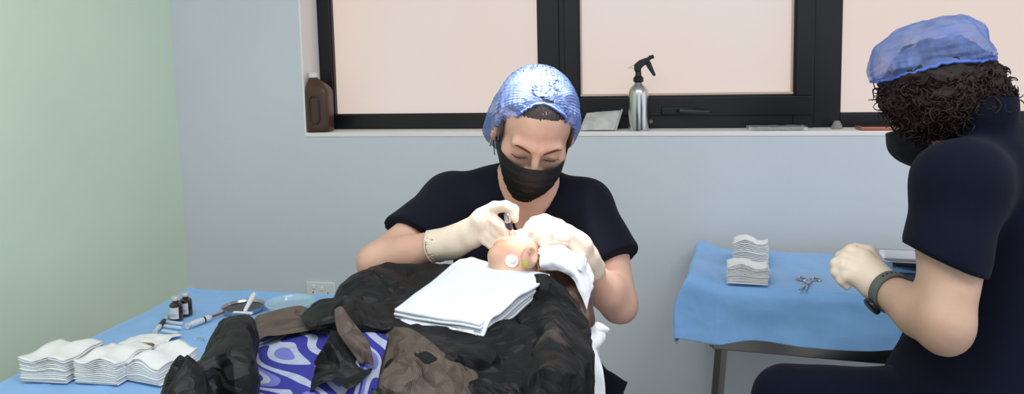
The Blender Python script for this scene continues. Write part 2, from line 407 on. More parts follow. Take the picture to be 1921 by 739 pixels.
# brown jug
ys = WY + 0.052
q = PY(602, 244, ys - 0.02); q[2] = SZ; u = 2.75 / 1400
t = thing('brown_jug', 'brown plastic jug with white screw cap in the left corner of the window sill', 'bottle', q)
M_brown = mat('brown_plastic', srgb(74, 50, 38), 0.4, var=0.08, vscale=6)
R = rz(math.radians(6)); secs = []
for (w_, d_, z, ox, r) in ((.068, .062, 0, 0, .012), (.076, .070, .005, 0, .014), (.078, .072, .02, 0, .014), (.078, .072, .135, 0, .014), (.075, .069, .150, -.001, .015), (.064, .056, .166, -.006, .018), (.046, .040, .178, -.013, .018), (.030, .028, .186, -.017, .0135), (.028, .026, .194, -.018, .0125)):
    secs.append([q + R @ np.array([x + ox, y, z]) * np.array([1.1, 1.1, 1.06]) for x, y in rsq(w_, d_, r)])
mb = MB(); loft(mb, secs); mb.build('body', M_brown, t, smooth=True)
mb = MB(); cq = q + R @ np.array([-.018, 0, .190]) * np.array([1.1, 1.1, 1.06]); prof = [(0.0125, 0), (0.0165, 0.001), (0.0165, 0.016), (0.0145, 0.019), (0.002, 0.0195)]
mb.lathe(cq, prof, 36); o_ = mb.build('screw_cap', mat('white_plastic', srgb(222, 220, 214), 0.4), t, smooth=True)
mb = MB()
mb.tube([q + R @ np.array([-.041, -.008, z]) if 0 else q + R @ np.array([x_, -.0365, z]) * np.array([1.1, 1.1, 1.06]) for x_, z in ((-.016, .125), (.004, .125), (.010, .11), (.010, .045), (.004, .032), (-.016, .032), (-.022, .045), (-.022, .11))], 0.0035, 8, closed=True)
mb.build('grip_recess', mat('dark_brown', srgb(48, 34, 28), 0.45), t, smooth=True)
# sachet
q = PY(1126, 250, ys - 0.02); q[2] = SZ + 0.002
M_sach = mat('packet_film', srgb(196, 196, 194), 0.3, var=0.10, vscale=35, coat=0.4, bump=0.8, bscale=60)
c = [PY(1087, 249, WY + .02), PY(1153, 251, WY + .02), PY(1165, 207, WY + .095), PY(1101, 212, WY + .095)]
for i in (0, 1): c[i][2] = SZ + 0.004
rows = []
for a in np.linspace(0, 1, 7):
    r_ = []
    for b in np.linspace(0, 1, 7):
        p = (c[0] * (1 - b) + c[1] * b) * (1 - a) + (c[3] * (1 - b) + c[2] * b) * a
        bul = 0.007 * math.sin(math.pi * min(1, max(0, a * 1.1 - .05))) * math.sin(math.pi * b); r_.append(p + np.array([0, -1, 0.5]) * bul)
    rows.append(r_)
t = thing('sachet', 'flat white plastic sachet leaning on the window frame behind the doctor\'s cap', 'packet', q)
sheet('pouch', rows, M_sach, t, n=6, amp=0.0015, sc=40, thick=0.003)
mb = MB(); e = [c[1] + (c[2] - c[1]) * k for k in (0, 1)]; mb.tube([e[0] + np.array([.004, -.003, 0]), e[1] + np.array([.004, -.003, .003])], 0.0035, 8); mb.build('sealed_edge', M_sach, t, smooth=True)
# spray bottle
q = PY(1198, 250, ys - 0.02); q[2] = SZ
M_alu = mat('brushed_aluminium', srgb(205, 205, 203), 0.22, metal=1.0, bump=0.05, bscale=300)
M_blk = mat('black_plastic', srgb(20, 20, 22), 0.4)
s = np.linalg.norm(PY(1217, 230, ys) - PY(1179, 230, ys)) / 2
zt = PY(1198, 150, ys)[2] - SZ
t = thing('spray_bottle', 'silver aluminium bottle with black trigger sprayer on the window sill', 'spray bottle', q)
mb = MB(); mb.lathe(q, [(s * .9, 0), (s * .97, .002), (s, .006), (s, zt * .70), (s * .97, zt * .76), (s * .88, zt * .82), (s * .72, zt * .87), (s * .52, zt * .91), (s * .38, zt * .94), (s * .34, zt)], 48); mb.build('bottle', M_alu, t, smooth=True)
mb = MB(); mb.lathe(q, [(s * .48, zt - .006), (s * .5, zt - .004), (s * .5, zt + .008), (s * .42, zt + .011), (s * .3, zt + .016), (s * .28, zt + .03)], 28); mb.build('collar', M_blk, t, smooth=True)
k = 2.62 / 1400; ex = np.array([1.0, 0, 0]); ez = np.array([0, 0, 1.0]); o = PY(1198, 150, ys - .02)
def px2(pts, ref=(1198, 150)): return [((x - ref[0]) * k, -(y - ref[1]) * k) for x, y in pts]
mb = MB(); mb.prism(px2([(1191, 135), (1190, 126), (1191, 121), (1200, 114), (1215, 109), (1217, 106), (1223, 106), (1224, 111), (1219, 114), (1214, 121), (1207, 125), (1203, 129), (1202, 135)]), o + np.array([0, -.011, 0]), ex, ez, (0, 1, 0), .022); mb.build('spray_head', M_blk, t, bevel=0.003)
mb = MB(); mb.prism(px2([(1210, 120), (1219, 116), (1223, 127), (1229, 142), (1225, 144), (1219, 136), (1213, 127)]), o + np.array([0, -.005, 0]), ex, ez, (0, 1, 0), .010); mb.build('trigger', M_blk, t, bevel=0.0025)
mb = MB(); mb.lathe(o + np.array([(1222 - 1198) * k, 0, (150 - 109) * k]), [(.006, -.004), (.007, 0), (.006, .006), (.002, .007)], 16, ax=(1, 0, .3)); mb.build('nozzle', M_blk, t, smooth=True)
mb = MB(); mb.tube([o + np.array([x, 0, z]) for x, z in px2([(1193, 121), (1184, 126), (1177, 128), (1184, 128), (1192, 130)])], .0012, 6); mb.build('lock_clip', mat('clear_plastic', srgb(200, 190, 180), 0.3), t, smooth=True)
# black phone in clear sleeve
def slab(name, pa, pb, y0, y1, z0, th, m, parent, bev, seed=0):
    mb = MB(); mb.quadbox((pa, y0, z0), (pb, y1, z0 + th), 0); return mb.build(name, m, parent, bevel=bev)
q = PY(1457, 250, WY + .04); q[2] = SZ; xa, xb = PY(1408, 248, WY + .03)[0], PY(1509, 248, WY + .03)[0]
t = thing('phone', 'black phone lying in a crinkled clear sleeve on the window sill', 'phone', q)
slab('body', xa + .004, xb - .004, WY + .014, WY + .086, SZ + .002, .0095, mat('phone_black', srgb(28, 28, 32), 0.2), t, .003)
rows = [[(x, WY + .006 + a * .088, SZ + .0125 + (0 if 0 < a < 1 else -.0105)) for x in np.linspace(xa - .008, xb + .008, 14)] for a in (0, .12, .3, .5, .7, .88, 1)]
M_film = mat('clear_film', (0.9, 0.92, 0.95), 0.12, alpha=0.20, spec=0.9)
sheet('plastic_sleeve', rows, M_film, t, n=4, amp=0.0015, sc=70, thick=0.0005)
# faceted clear stopper
q = PY(1570, 247, WY + .075); q[2] = SZ
mb = MB(); mb.lathe(q, [(.0175, 0), (.0185, .003), (.017, .010), (.009, .0265), (.008, .0275)], 8)
M_glass = mat('clear_glass', (0.92, 0.95, 0.97), 0.06, trans=0.85, ior=1.45)
tag(mb.build('stopper', mat('cloudy_plastic', srgb(190, 186, 184), 0.12, trans=0.6), None), 'small clear faceted cone-shaped stopper on the window sill between the two phones', 'stopper')
# copper phone
xa, xb = PY(1611, 249, WY + .03)[0], PY(1700, 249, WY + .03)[0]; q = np.array([(xa + xb) / 2, WY + .045, SZ])
t = thing('phone', 'copper pink phone lying on the window sill in front of the man\'s face', 'phone', q)
slab('body', xa, xb, WY + .008, WY + .084, SZ + .0005, .0115, mat('copper', srgb(178, 106, 88), 0.3, metal=0.5), t, .0035)
slab('screen', xa + .004, xb - .004, WY + .012, WY + .080, SZ + .012, .0008, mat('screen', srgb(40, 30, 30), 0.1), t, .0003)

# ================================================================== right table
M_steel = mat('stainless_steel', srgb(150, 146, 142), 0.3, metal=1.0, bump=0.08, bscale=120, var=0.05, vscale=5)
M_blue = mat('blue_nonwoven', srgb(134, 183, 234), 0.75, bump=0.35, bscale=500, sheen=0.3, var=0.04, vscale=12)
TZ = 0.80
fl, fr = PZ(1330, 536, TZ), PZ(1700, 560, TZ); bl = PZ(1352, 480, TZ)
ux = nrm(fr - fl); uy = np.array([-ux[1], ux[0], 0.0])
TW = 1.05; TD = min(0.42, (WY - 0.03 - max(fl[1], (fl + ux * TW)[1])))
def rt(a, b, z): return fl + ux * a + uy * b + np.array([0, 0, z - TZ])
t = thing('steel_table', 'stainless steel instrument table by the wall, standing left of the seated man', 'table', rt(TW / 2, TD / 2, 0))
Rt = np.stack([ux, uy, _Z], 1)
mb = MB(); mb.box(rt(TW / 2, TD / 2, TZ - .012), (TW, TD, .02), Rt); mb.build('tabletop', M_steel, t, bevel=0.003)
mb = MB()
for (a, b, w_, d_) in ((TW / 2, .012, TW - .02, .02), (TW / 2, TD - .012, TW - .02, .02), (.012, TD / 2, .02, TD - .03), (TW - .012, TD / 2, .02, TD - .03)): mb.box(rt(a, b, TZ - .102), (w_, d_, .158), Rt)
mb.build('apron', M_steel, t, bevel=0.003)
for a, b in ((.035, .035), (TW - .035, .035), (.035, TD - .035), (TW - .035, TD - .035)):
    mb = MB(); mb.tube([rt(a, b, TZ - .16), rt(a - (.045 if a < .5 else -.045), b, 0.0)], .018, 4); mb.build('leg', M_steel, t, bevel=0.002)
# its drape: a grid of rows running left to right, from the back edge over the front and down
def T(px, py, dd=0.0): return PZ(px, py, TZ + dd)
e = .006
rows = []
acols = [-.035, .02, .12, .25, .40, .55, .75, 1.0, TW + .03]
def hem(a): return [.165, .175, .172, .172, .168, .155, .165, .16, .16][acols.index(a)] - .038
for b, kind in ((TD + .01, 'bd'), (TD - .03, 't'), (TD * .7, 't'), (TD * .4, 't'), (.06, 't'), (.012, 't'), (-.016, 'f'), (-.024, 'h1'), (-.032, 'h2'), (-.042, 'h3')):
    r_ = []
    for i, a in enumerate(acols):
        z = TZ + e; bb = b; aa = a
        if kind == 'bd': z = TZ - .0
        if kind == 'f': z = TZ - .012
        if kind == 'h1': z = TZ - hem(a) * .35
        if kind == 'h2': z = TZ - hem(a) * .7 ; bb += .010 * math.sin(a * 13)
        if kind == 'h3': z = TZ - hem(a); bb += .014 * math.sin(a * 13 + .5)
        if i == 0: z -= .05 if kind in ('t', 'bd') else .02
        if i == 0 and kind in ('h1', 'h2', 'h3'): aa -= .03
        r_.append(rt(aa, bb, z))
    # left: hanging side, then raised crest
    pre = {'bd': [(-.055, 0, -.03), (-.045, 0, .02)], 't': [(-.075, 0, -.15), (-.06, 0, .012)], 'f': [(-.085, -.01, -.16), (-.07, -.01, .002)], 'h1': [(-.09, -.012, -.15), (-.085, -.015, -.04)], 'h2': [(-.088, -.012, -.15), (-.088, -.018, -.09)], 'h3': [(-.08, -.012, -.155), (-.085, -.02, -.135)]}[kind]
    r0 = [rt(p[0], b + p[1], TZ + p[2]) for p in pre]
    r_[0] = rt(-.022 if kind in ('t', 'bd') else -.03, b - .004, TZ + {'bd': .02, 't': .022, 'f': .004, 'h1': -.045, 'h2': -.10, 'h3': -.145}[kind])
    r_[1] = rt(.03, b, TZ + {'bd': 0, 't': e, 'f': -.012, 'h1': -.055, 'h2': -.11, 'h3': -.15}[kind])
    rows.append(r0 + r_)
t = thing('blue_drape', 'light blue drape over the steel table beside the seated man', 'drape', rt(TW / 2, TD / 2, TZ + .004))
def foldlines(V):
    a = (V - fl) @ ux; b = (V - fl) @ uy; d = 0
    for x_ in (.02 + .155 * k for k in range(8)): d = d + .0016 * np.exp(-((a - x_) / .004) ** 2)
    for y_ in (TD * .55, .0): d = d + .0016 * np.exp(-((b - y_) / .004) ** 2)
    return d
def above_top(V):
    # sag never passes through the steel top
    a = (V - fl) @ ux; b = (V - fl) @ uy; inside = (a > -.002) & (a < TW + .002) & (b > -.0) & (b < TD); V = V.copy(); V[inside, 2] = np.maximum(V[inside, 2], TZ + .002); return V
sheet('cloth', rows, M_blue, t, n=16, amp=0.003, sc=7, facets=(.010, 8), seed=4, disp=foldlines, thick=0.0008, post=above_top)

# layered gauze
M_gauze = mat('gauze', srgb(240, 240, 238), 0.9, bump=0.5, bscale=420, sheen=0.3)
def slabgrid(mb, c, ex_, ey_, wd, dp, th, warp, n=12, rnd=.006):
    vs = []; N_ = n + 1
    for s_ in (1, 0):
        for i in range(N_):
            for j in range(N_):
                x = (i / n - .5); y = (j / n - .5)
                edge = min(i, j, n - i, n - j); e_ = 0.5 if edge == 0 else 1.0
                p = c + ex_ * x * wd + ey_ * y * dp
                wv = warp(p); vs.append(p + np.array([0, 0, wv + (th if s_ else 0) * 1.0 - (th * .25 if edge == 0 and s_ else 0) + (th * .25 if edge == 0 and not s_ else 0)]))
    fs = []
    for i in range(n):
        for j in range(n):
            a = i * N_ + j; fs.append((a, a + 1, a + N_ + 1, a + N_)); b = a + N_ * N_; fs.append((b, b + N_, b + N_ + 1, b + 1))
    K = N_ * N_
    for i in range(n):
        for a, b in ((i, i + 1), ((n) * N_ + i + 1, n * N_ + i)): fs.append((a, a + K, b + K, b))
        for a, b in (((i + 1) * N_, i * N_), (i * N_ + n, (i + 1) * N_ + n)): fs.append((a, a + K, b + K, b))
    mb.add(vs, fs)
def gauze_stack(label, c, yaw_, wd, dp, ht, n, seed, bend=.006, grp='gauze stacks', lift=0.0):
    rs = random.Random(seed); ex_ = rz(yaw_) @ np.array([1.0, 0, 0]); ey_ = rz(yaw_) @ np.array([0, 1.0, 0]); c = np.array(c, float)
    mb = MB(); z = 0.0; th = ht / n
    ph = rs.random() * 6; off = np.zeros(3)
    for k in range(n):
        a = k / max(1, n - 1); jit = np.array([rs.gauss(0, .0010), rs.gauss(0, .0010), 0])
        def warp(p, a=a, k=k):
            q = p - c; u_, v_ = q @ ex_ / wd, q @ ey_ / dp
            f = bend * a * (0.9 * math.sin(7 * u_ + ph) + .5 * math.sin(9 * v_ + 2 * ph)) + .0006 * math.sin(30 * u_ + k * 1.3) * a
            f += bend * a * .8 * mnoise.noise(Vector((u_ * 2.5, v_ * 2.5, seed + k * .04)))
            edge = max(abs(u_), abs(v_)); f -= lift * max(0, edge - .35) * a * .04
            return max(f, -.75 * ht * a + .0002)
        slabgrid(mb, c + jit + np.array([0, 0, z]), ex_, ey_, wd * (1 + rs.gauss(0, .008)), dp * (1 + rs.gauss(0, .008)), th * .93, warp, n=14)
        z += th
    o = mb.build('gauze_stack', M_gauze, None, smooth=True, autos=False); return tag(o, label, 'gauze', grp)
e = .011
gauze_stack('white gauze stack on the blue drape of the steel table, rear and taller one', T(1408, 494, e), math.atan2(ux[1], ux[0]) - .05, .098, .085, .072, 15, 11, .008)
gauze_stack('white gauze stack on the blue drape of the steel table, front one of the two', T(1402, 526, e), math.atan2(ux[1], ux[0]) + .02, .106, .078, .050, 15, 12, .006)
# scissors
M_chrome = mat('chrome', srgb(190, 190, 192), 0.15, metal=1.0)
e = .0095
t = thing('scissors', 'small steel surgical scissors lying on the blue drape', 'scissors', T(1518, 532, e))
zz = e + .003
def arc_ring(px, py, rx, ry, n=24):
    c_ = T(px, py, zz); return [c_ + ux * rx * math.cos(2 * math.pi * k / n) + uy * ry * math.sin(2 * math.pi * k / n) for k in range(n)]
for (rp, tip) in (((1504, 523), (1511, 544)), ((1530, 524), (1500, 543))):
    mb = MB(); mb.tube(arc_ring(*rp, .0125, .014), .0028, 8, closed=True); j = T(1516, 533, zz)
    a_ = T(rp[0] + (5 if rp[0] < 1515 else -7), rp[1] + 3, zz); mb.tube([a_, j, T(*tip, zz)], [.003, .0045, .0015], 8)
    mb.build('blade', M_chrome, t, smooth=True)
mb = MB(); mb.lathe(T(1516, 533, zz + .003), [(.004, 0), (.004, .002), (.002, .0025)], 12); mb.build('pivot_screw', M_chrome, t, smooth=True)
# instrument tray
e = .013
o = T(1659, 513, e); u1 = nrm(T(1760, 518, e) - o); v1 = np.array([-u1[1], u1[0], 0])
t = thing('steel_tray', 'shiny stainless steel tray on the blue drape, partly behind the man\'s arm', 'tray', o)
W_, D_, H_ = .24, .145, .032
def trp(a, b, z): return o + u1 * a + v1 * b + np.array([0, 0, z])
mb = MB(); outer = lambda s_, z: [trp(W_ / 2 + x, D_ / 2 + y, z) for x, y in rsq(W_ - s_, D_ - s_, .022)]
loft(mb, [outer(.03, 0), outer(.012, .008), outer(0.004, H_), outer(-.012, H_ + .001), outer(-.012, H_ + .003), outer(0.008, H_ + .002), outer(.018, .010), outer(.04, .003)])
mb.build('basin', M_chrome, t, smooth=True)
# dark instrument pouch in front of the tray
q = T(1712, 536, e); t2 = MB()
rows = [[T(x, y, e + h_) for x in (1676, 1700, 1730, 1770)] for y, h_ in ((516, .002), (522, .012), (532, .014), (542, .012), (548, .001))]
t = thing('navy_cloth', 'folded dark navy cloth on the blue drape in front of the steel tray', 'cloth', q)
sheet('folded_cloth', rows, mat('navy_cloth', srgb(24, 32, 52), 0.8), t, n=8, amp=.002, sc=25, thick=.003)

# ================================================================== left table
LZ = 0.72
def LT(px, py, dz=0.0): return PZ(px, py, LZ + dz)
lb = LT(345, 553); lf = LT(20, 712); rb = LT(640, 556)
vy = nrm(lb - lf); 
ux2 = nrm(rb - lb); uy2 = vy
print('left table', lb, lf, rb, np.linalg.norm(lb - lf), np.linalg.norm(rb - lb), 'angle', math.degrees(math.acos(ux2 @ uy2)))
print('right table', fl, fr, TD, 'sill', sill_z, 'WX', WX, 'jug s', s)
# ================================================================== people
def skin_mat(name, base, red):
    m = mat(name, base, 0.55, sss=0.08, bump=0.12, bscale=350, spec=0.35, col2=red, vscale=14); return m
M_skinW = skin_mat('skin_fair', srgb(206, 166, 146), srgb(196, 152, 132))
M_skinM = skin_mat('skin_tan', srgb(200, 166, 144), srgb(192, 154, 132))
M_skinP = skin_mat('skin_patient', srgb(212, 172, 148), srgb(202, 156, 132))
M_navy = mat('navy_scrubs', srgb(16, 18, 30), 0.9, bump=0.3, bscale=600, sheen=0.03, spec=0.15)
M_navy2 = mat('navy_scrubs_deep', srgb(11, 16, 32), 0.9, bump=0.3, bscale=600, sheen=0.03, spec=0.15)
M_glove = mat('latex_glove', srgb(222, 204, 184), 0.42, sss=0.15, bump=0.25, bscale=180, spec=0.45, var=0.03, vscale=30)
M_mask = mat('black_mask', srgb(17, 16, 19), 0.65, bump=0.3, bscale=500, sheen=0.0, spec=0.35)
M_hair = mat('dark_hair', srgb(38, 26, 22), 0.42, spec=0.6)
M_hairM = mat('dark_curls', srgb(38, 26, 23), 0.6, spec=0.3)
M_lash = mat('brow_hair', srgb(62, 40, 32), 0.7)
def cap_mat():
    m = bpy.data.materials.new('blue_bouffant'); m.use_nodes = True; N, L = nt(m); b = N['Principled BSDF']
    b.inputs['Base Color'].default_value = (*srgb(124, 148, 210), 1); b.inputs['Roughness'].default_value = 0.55
    tr = N.new('ShaderNodeBsdfTransparent'); tl = N.new('ShaderNodeBsdfTranslucent'); tl.inputs[0].default_value = (*srgb(140, 165, 230), 1)
    mx = N.new('ShaderNodeMixShader'); mx.inputs[0].default_value = 0.35; m2 = N.new('ShaderNodeMixShader')
    L.new(b.outputs[0], mx.inputs[1]); L.new(tl.outputs[0], mx.inputs[2])
    tc = N.new('ShaderNodeTexCoord'); n = N.new('ShaderNodeTexNoise'); n.inputs['Scale'].default_value = 26; n.inputs['Detail'].default_value = 3
    mr = N.new('ShaderNodeMapRange'); mr.inputs[1].default_value = 0.3; mr.inputs[2].default_value = 0.7; mr.inputs[3].default_value = 0.15; mr.inputs[4].default_value = 0.58
    L.new(tc.outputs['Object'], n.inputs['Vector']); L.new(n.outputs['Fac'], mr.inputs[0]); L.new(mr.outputs[0], m2.inputs[0])
    L.new(mx.outputs[0], m2.inputs[1]); L.new(tr.outputs[0], m2.inputs[2]); L.new(m2.outputs[0], N['Material Output'].inputs['Surface'])
    return m
M_cap = cap_mat()
M_capband = mat('blue_elastic', srgb(84, 112, 196), 0.6, bump=0.5, bscale=300)

def frame(right, fwd, up_hint=None):
    f = nrm(fwd); r = np.array(right, float); r = nrm(r - f * (r @ f)); u = np.cross(r, f); return np.stack([r, f, u], 1)
def rotvec(v, ax, a): return np.array(Matrix.Rotation(a, 3, Vector(ax)) @ Vector(v))
FH = nrm(_F0); RH = nrm(_R0)

def face_sdf(Q, c, R, sc=1.0, ear=(.076, -.008, -.004)):
    q = (Q - c) @ R / sc
    d = ell(q, (0, -.015, .035), (.074, .092, .085))
    d = smin(d, ell(q, (0, .020, -.040), (.057, .064, .070)), .03)
    d = smin(d, np.linalg.norm(q - np.array([0, .064, -.098]), axis=1) - .018, .03)
    qa = q.copy(); qa[:, 0] = np.abs(qa[:, 0])
    d = smin(d, np.linalg.norm(qa - np.array([.040, .052, -.014]), axis=1) - .022, .025)
    d = smin(d, cone(qa, (.008, .077, .026), (.042, .068, .028), .010, .008), .014)
    d = smax(d, -(np.linalg.norm(qa - np.array([.030, .094, .008]), axis=1) - .0175), .012)
    d = smin(d, ell(qa, (.031, .0635, .009), (.0155, .0150, .0125)), .004)
    d = smin(d, cone(q, (0, .076, .022), (0, .100, -.020), .0065, .0095), .010)
    d = smin(d, np.linalg.norm(qa - np.array([.012, .089, -.024]), axis=1) - .0075, .007)
    d = smax(d, -(np.linalg.norm(qa - np.array([.007, .094, -.033]), axis=1) - .0035), .003)
    d = smin(d, ell(q, (0, .083, -.050), (.023, .010, .006)), .006)
    d = smin(d, ell(q, (0, .082, -.061), (.019, .010, .007)), .006)
    d = smax(d, -ell(q, (0, .095, -.0555), (.022, .008, .0016)), .003)
    # ears
    ex_, ey_, ez_ = ear; k_ = 1.15 if ear[2] < -.03 else 1.0; e = ell(qa, (ex_, ey_, ez_), (.011 * k_, .019 * k_, .031 * k_)); e = smax(e, -ell(qa, (ex_ + .009 * k_, ey_ + .002, ez_ + .005), (.010 * k_, .0125 * k_, .020 * k_)), .003); e = smin(e, np.linalg.norm(qa - np.array([ex_ + .005, ey_ + .009, ez_ - .004]), axis=1) - .0045, .003)
    d = smin(d, e, .007)
    return d * sc
def hand_sdf(Q, pts, k=.006):
    "pts: wrist, palm capsules and fingers (list of (points, radii))"
    d = None
    for ch, rad in pts:
        e = chain(Q, ch, rad, .004); d = e if d is None else smin(d, e, k)
    return d

def cap_mesh(name, c, R, Fp, Bp, wx_, wn, m, parent, seed=0, npl=15, phimax=100, band_w=.004, skew=(0, 0), pleat=.004, crum=.0, tk=.20, avoid=None):
    "pleated bouffant: meridians run from the front pole to the back pole"
    Fp, Bp = np.array(Fp), np.array(Bp); mid = (Fp + Bp) / 2; a = Bp - Fp; Ln = np.linalg.norm(a) / 2; a = nrm(a); xx = np.array([1.0, 0, 0]); n_ = nrm(np.cross(xx, a)); 
    if n_[2] < 0: n_ = -n_
    nt_, ns_ = 90, 160; V = []
    t = np.linspace(0.004, 0.996, nt_); s_ = np.linspace(-1, 1, ns_)
    Tt, Ss = np.meshgrid(t, s_, indexing='ij'); ph = Ss * math.radians(phimax)
    rp = np.sin(np.pi * Tt) ** .55
    al = -np.cos(np.pi * Tt) * Ln
    pl = np.abs(((Ss * npl * 1.0 + .25 * np.sin(Tt * 9 + Ss * 5)) % 1) - .5) * 2 - .5
    A = pleat * (1.5 - np.sin(np.pi * Tt)) * np.clip(np.sin(np.pi * Tt) * 5, 0, 1)
    puff = 1 + .05 * np.sin(3.1 * Ss + 1 + seed) * np.sin(2 * np.pi * Tt)
    # gathered towards the elastic at both rims: tuck in
    edge = np.clip((np.abs(Ss) - .82) / .18, 0, 1)
    tuck = 1 - tk * edge ** 1.5
    rip = .0022 * np.sin(Tt * 150) * np.clip((np.abs(Ss) - .6) / .4, 0, 1)
    rr = rp * puff * tuck
    X = (wx_ * rr + pl * A + rip) * np.sin(ph); Nn = (wn * rr + pl * A + rip) * np.cos(ph) + (np.cos(ph) < 0) * 0
    q = mid + al[..., None] * a + X[..., None] * xx + Nn[..., None] * n_
    Q = q.reshape(-1, 3)
    out = nrm_rows(Q - (mid + 0.02 * n_))
    Q = Q + out * (.0035 * crumple(Q, 22, seed) + crum * crumple(Q, 13, seed + 3) + crum * 1.6 * facet(Q, 17, seed))[:, None]
    W = c + Q @ R.T
    if avoid is not None:
        for _ in range(3):
            e_ = 1e-3; d_ = avoid(W); g_ = nrm_rows(np.stack([avoid(W + e_ * np.eye(3)[k]) - avoid(W - e_ * np.eye(3)[k]) for k in range(3)], 1)); W = W + g_ * np.clip(.005 - d_, 0, .02)[:, None]
    ii = np.arange(nt_ * ns_).reshape(nt_, ns_); Fc = np.stack([ii[:-1, :-1], ii[1:, :-1], ii[1:, 1:], ii[:-1, 1:]], -1).reshape(-1, 4)
    o = meshobj(name, W, Fc, m, parent)
    G = W.reshape(nt_, ns_, 3)
    rim = [G[i, 0] for i in range(nt_)] + [G[i, -1] for i in range(nt_ - 1, -1, -1)]
    mb = MB(); mb.tube(rim[::2], band_w, 8, closed=True); mb.build('elastic', M_capband, o, smooth=True)
    return o
def nrm_rows(A): return A / (np.linalg.norm(A, axis=1)[:, None] + 1e-12)

# ------------------------------------------------------------------ patient: where he lies
MC = P(895, 560, 1.24); MC[2] = 0.0                      # on the floor under the middle of the shoulders
hd_ = P(1022, 505, 1.43)
AX = nrm(-(RH * .57 + FH * .82)); PV = nrm(RH * .82 - FH * .57)   # towards the feet; towards the camera side
def B(u, v, z): return np.array([0, 0, z]) + MC + AX * u + PV * v
# treatment bed
t = thing('treatment_bed', 'padded treatment bed under the draped patient in the middle of the room', 'bed', B(.6, 0, 0))
Rb = np.stack([AX, PV, _Z], 1); M_vinyl = mat('white_vinyl', srgb(216, 214, 212), 0.45, bump=0.1)
mb = MB(); mb.box(B(.80, -.02, .825), (1.66, .44, .084), Rb); mb.build('mattress', M_vinyl, t, bevel=0.02)
HU, HV = float((P(986, 504, 1.46) - MC) @ AX), float((P(986, 504, 1.46) - MC) @ PV); print('head at', HU, HV)
mb = MB(); mb.box(B(HU * .5 - .05, HV * .7 , .825), (.36, .18, .07), Rb); mb.build('headrest', M_vinyl, t, bevel=0.02)
mb = MB(); mb.box(B(.70, -.02, .760), (1.80, .16, .05), Rb); mb.build('frame', M_steel, t, bevel=0.004)
for u_, v_ in ((.1, -.09), (.1, .06), (1.45, -.09), (1.45, .06)):
    mb = MB(); mb.tube([B(u_, v_, .735), B(u_, v_, 0)], .02, 12); mb.build('leg', M_steel, t, smooth=True)

# ------------------------------------------------------------------ patient body
pt = thing('person', 'patient lying under black drapes with a white bandage around the head, ear showing', 'person', B(.3, 0, .87))
hc = P(986, 504, 1.46); PS = .86; EAR = (.065, .036, -.080)
# head frame: face up and turned to the left of the picture, crown away and to the right
crown = nrm(RH * .4 + FH * .85 + _Z * .05); fdir = nrm(-RH * .1 + FH * .4 + _Z * .7); fdir = nrm(fdir - crown * (fdir @ crown)); rgt = np.cross(fdir, crown)
HR = np.stack([rgt, fdir, crown], 1)
print('patient head', hc, 'neck to', B(0, 0, .97), np.linalg.norm(hc - B(-.02, 0, .97)))
sh1, sh2 = B(.02, .155, .945), B(.02, -.155, .945)
nk = hc + HR @ np.array([0, -.020, -.065]) * PS; nk2 = B(-.04, 0, .955)
def p_head(Q):
    d = face_sdf(Q, hc, HR, PS, EAR); return smin(d, cone(Q, nk, nk2, .050, .060), .025)
def p_body(Q):
    b = cone(Q, sh1, sh2, .052, .052); b = smin(b, ell(Q, B(.15, 0, .932), (.21, .165, .066), Rb), .05); b = smin(b, ell(Q, B(.42, 0, .922), (.20, .15, .058), Rb), .05)
    b = smin(b, ell(Q, B(.60, 0, .925), (.15, .165, .058), Rb), .05)
    for s_ in (-1, 1):
        b = smin(b, chain(Q, [B(.65, s_ * .09, .93), B(1.05, s_ * .10, .93), B(1.45, s_ * .10, .915)], [.066, .052, .040]), .03)
        b = smin(b, chain(Q, [B(1.45, s_ * .10, .905), B(1.49, s_ * .12, 1.03)], [.036, .028]), .02)
    d = smin(b, cone(Q, nk, nk2, .046, .056), .025)
    for s_, sh in ((-1, sh2), (1, sh1)):
        d = smin(d, chain(Q, [sh, B(.28, s_ * .170, .905), B(.53, s_ * .205, .912)], [.050, .040, .028]), .012)
        d = smin(d, chain(Q, [B(.53, s_ * .205, .912), B(.62, s_ * .20, .908)], [.030, .030]), .01)
        for k_ in range(4): d = smin(d, chain(Q, [B(.61, s_ * .20 + .014 * (k_ - 1.5), .910), B(.65, s_ * .20 + .016 * (k_ - 1.5), .904), B(.69, s_ * .20 + .016 * (k_ - 1.5), .894)], [.010, .009, .007]), .004)
    return d
lo = np.minimum.reduce([B(-.4, .3, 0), B(-.4, -.3, 0), B(1.6, .35, 0), B(1.6, -.35, 0)]); hi = np.maximum.reduce([B(-.4, .3, 0), B(-.4, -.3, 0), B(1.6, .35, 0), B(1.6, -.35, 0)])
lo[2] = .84; hi[2] = 1.2
def sdf2(name, parts, m, parent):
    Vs, Fs, n = [], [], 0
    for f, l, h_, st in parts:
        V, Fc = snet(f, l, h_, st); V = relax(V, Fc, 2); Vs.append(V); Fs.append(Fc + n); n += len(V)
    return meshobj(name, np.concatenate(Vs), np.concatenate(Fs), m, parent)
body = sdf2('body', [(p_body, lo, hi, .008), (p_head, hc - .15, hc + .15, .0028)], M_skinP, pt)
ear = hc + HR @ np.array([-.072, EAR[1], EAR[2]]) * PS; earn = -HR[:, 0]
print('ear px', proj(ear), 'face px', proj(hc + HR @ np.array([0, .09, 0])), 'crown', proj(hc + HR @ np.array([0, -.01, .12])), 'chin', proj(hc + HR @ np.array([0, .065, -.105])))
